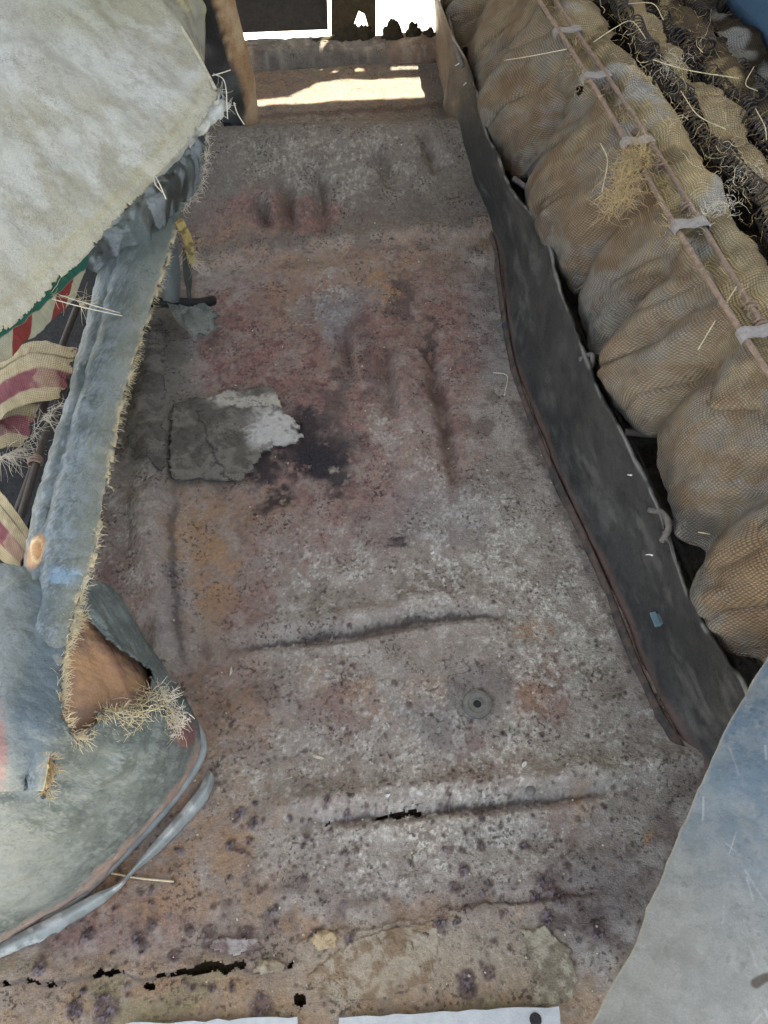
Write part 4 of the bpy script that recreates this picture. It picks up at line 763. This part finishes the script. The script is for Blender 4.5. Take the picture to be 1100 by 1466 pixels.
# ================================================================== CAR SHELL: far sill, far door, roof that keeps the sun out
cb = root('car_shell', (.1, 1.66, 0), 'dusty rusted far door sill and shell of the car', 'car')
L0 = U(330, 100, .0); 
def sillp(x, k): 
    return [(1.570, -.004), (1.575, .024), (1.583, .032), (1.596, .034), (1.612, .032), (1.618, .01), (1.622, -.12)][k]
SX = np.linspace(-.7, .9, 300); P = np.zeros((7, 300, 3))
for k in range(7): 
    y, z = sillp(0, k); P[k] = np.stack([SX, y-.10*(SX-.2)+0*SX, z+(fbm(SX, SX*0+k*.3, 22, 4, 3)-.5)*.016], -1)
P = loft(P, 60, 300); n = fbm(P[..., 0], P[..., 1]+P[..., 2], 40, 4, 251); P[..., 2] += (n-.5)*.006; c = np.empty(P.shape); c[:] = lin((116, 108, 99)); c = mixc(c, (140, 112, 92), sm(.45, .6, fbm(P[..., 0], P[..., 1], 14, 4, 252))*.8); c = mixc(c, (88, 81, 74), sm(.46, .7, n)*.6); c = mixc(c, (150, 140, 126), sm(.56, .68, fbm(P[..., 0], P[..., 1], 70, 3, 253))*.6)
grid('sill', P, M['dust'], cb, c, None, None, .003)
# mossy crumbled lumps on the sill
for i, (px_, w_, h_, z_) in enumerate(((500, .03, .030, 0), (520, .02, .03, 0), (562, .022, .036, 0), (590, .016, .030, 0), (612, .014, .020, 0), (470, .04, .012, 0))):
    c0 = UY(px_, 40, 1.60); V = []; F = []; nu, nv = 36, 26
    for a in range(nv):
        for b in range(nu):
            ph = math.pi*a/(nv-1); th = 2*math.pi*b/nu; d = np.array([math.sin(ph)*math.cos(th), math.sin(ph)*math.sin(th), math.cos(ph)]); rr = .55+.9*float(fbm(np.array(d[0]+i*3+d[2]*.7), np.array(d[1]+d[2]), 3.6, 4, 7, .7))
            V.append(np.array([c0[0], 1.602-.10*(c0[0]-.2), .028])+d*rr*np.array([w_, .012, h_]))
    F = [(a*nu+b, a*nu+(b+1) % nu, (a+1)*nu+(b+1) % nu, (a+1)*nu+b) for a in range(nv-1) for b in range(nu)]
    mb = MB(); mb.add(V, F); mb.build('rust_lump', M['moss'], cb)
def wallpoly(name, pts, y, mat, parent, th=.003):
    mb = MB(); mb.poly([(x, y-.10*(x-.2)*1, z) for x, z in pts], (0, th, 0)); return mb.build(name, mat, parent, False)
ZR = 1.22
wallpoly('quarter_panel', [(.46, .02), (1.1, .02), (1.1, ZR), (.441, ZR), (.425, .825)], 1.70, M['carpaint'], cb)
mb = MB(); mb.poly([(-.75, -.14, ZR), (1.1, -.14, ZR), (1.1, 1.63, ZR), (.2, 1.715, ZR), (-.75, 1.80, ZR)], (0, 0, .03)); mb.build('roof', M['carpaint'], cb, False)
mb = MB(); mb.box((1.06, -.09, .63), .06, .06, 1.16); mb.build('pillar', M['carpaint'], cb, False)
mb = MB(); mb.box((-.72, -.09, .40), .06, .06, 1.62); mb.build('pillar', M['carpaint'], cb, False)
def dw(a, b): p = UY(a, b, 1.735); return (p[0], p[2])
cd = wallpoly('far_door', [(-.75, dw(345, 53)[1]), dw(345, 53), dw(470, 42), (.228, .985), (.182, ZR-.003), (-.2, ZR-.003), (-.75, ZR-.003)], 1.735, M['black'], cb)
wallpoly('rotten_panel', [dw(536, -12), dw(570, -6), dw(610, -14), (.455, .085), (.44, .80), (.365, .80), (.365, .858), (.312, .858), (.31, .82), (.295, .81), (.293, .858), (.262, .858), (.26, .83), (.25, .815), (.247, .858), (.216, .858)], 1.735, M['black'], cd)
wallpoly('belt_rail', [(.222, .86), (.438, .86), (.438, .985), (.228, .985)], 1.735, M['black'], cd)
wallpoly('hinge_pillar', [dw(474, 60), dw(508, 60), dw(505, 30), dw(512, 10), dw(520, 14), dw(526, 34), dw(524, 60), dw(536, 60), dw(536, -40), (.216, .6), (.21, .6), dw(474, -40)], 1.725, M['moss'], cd, .006)
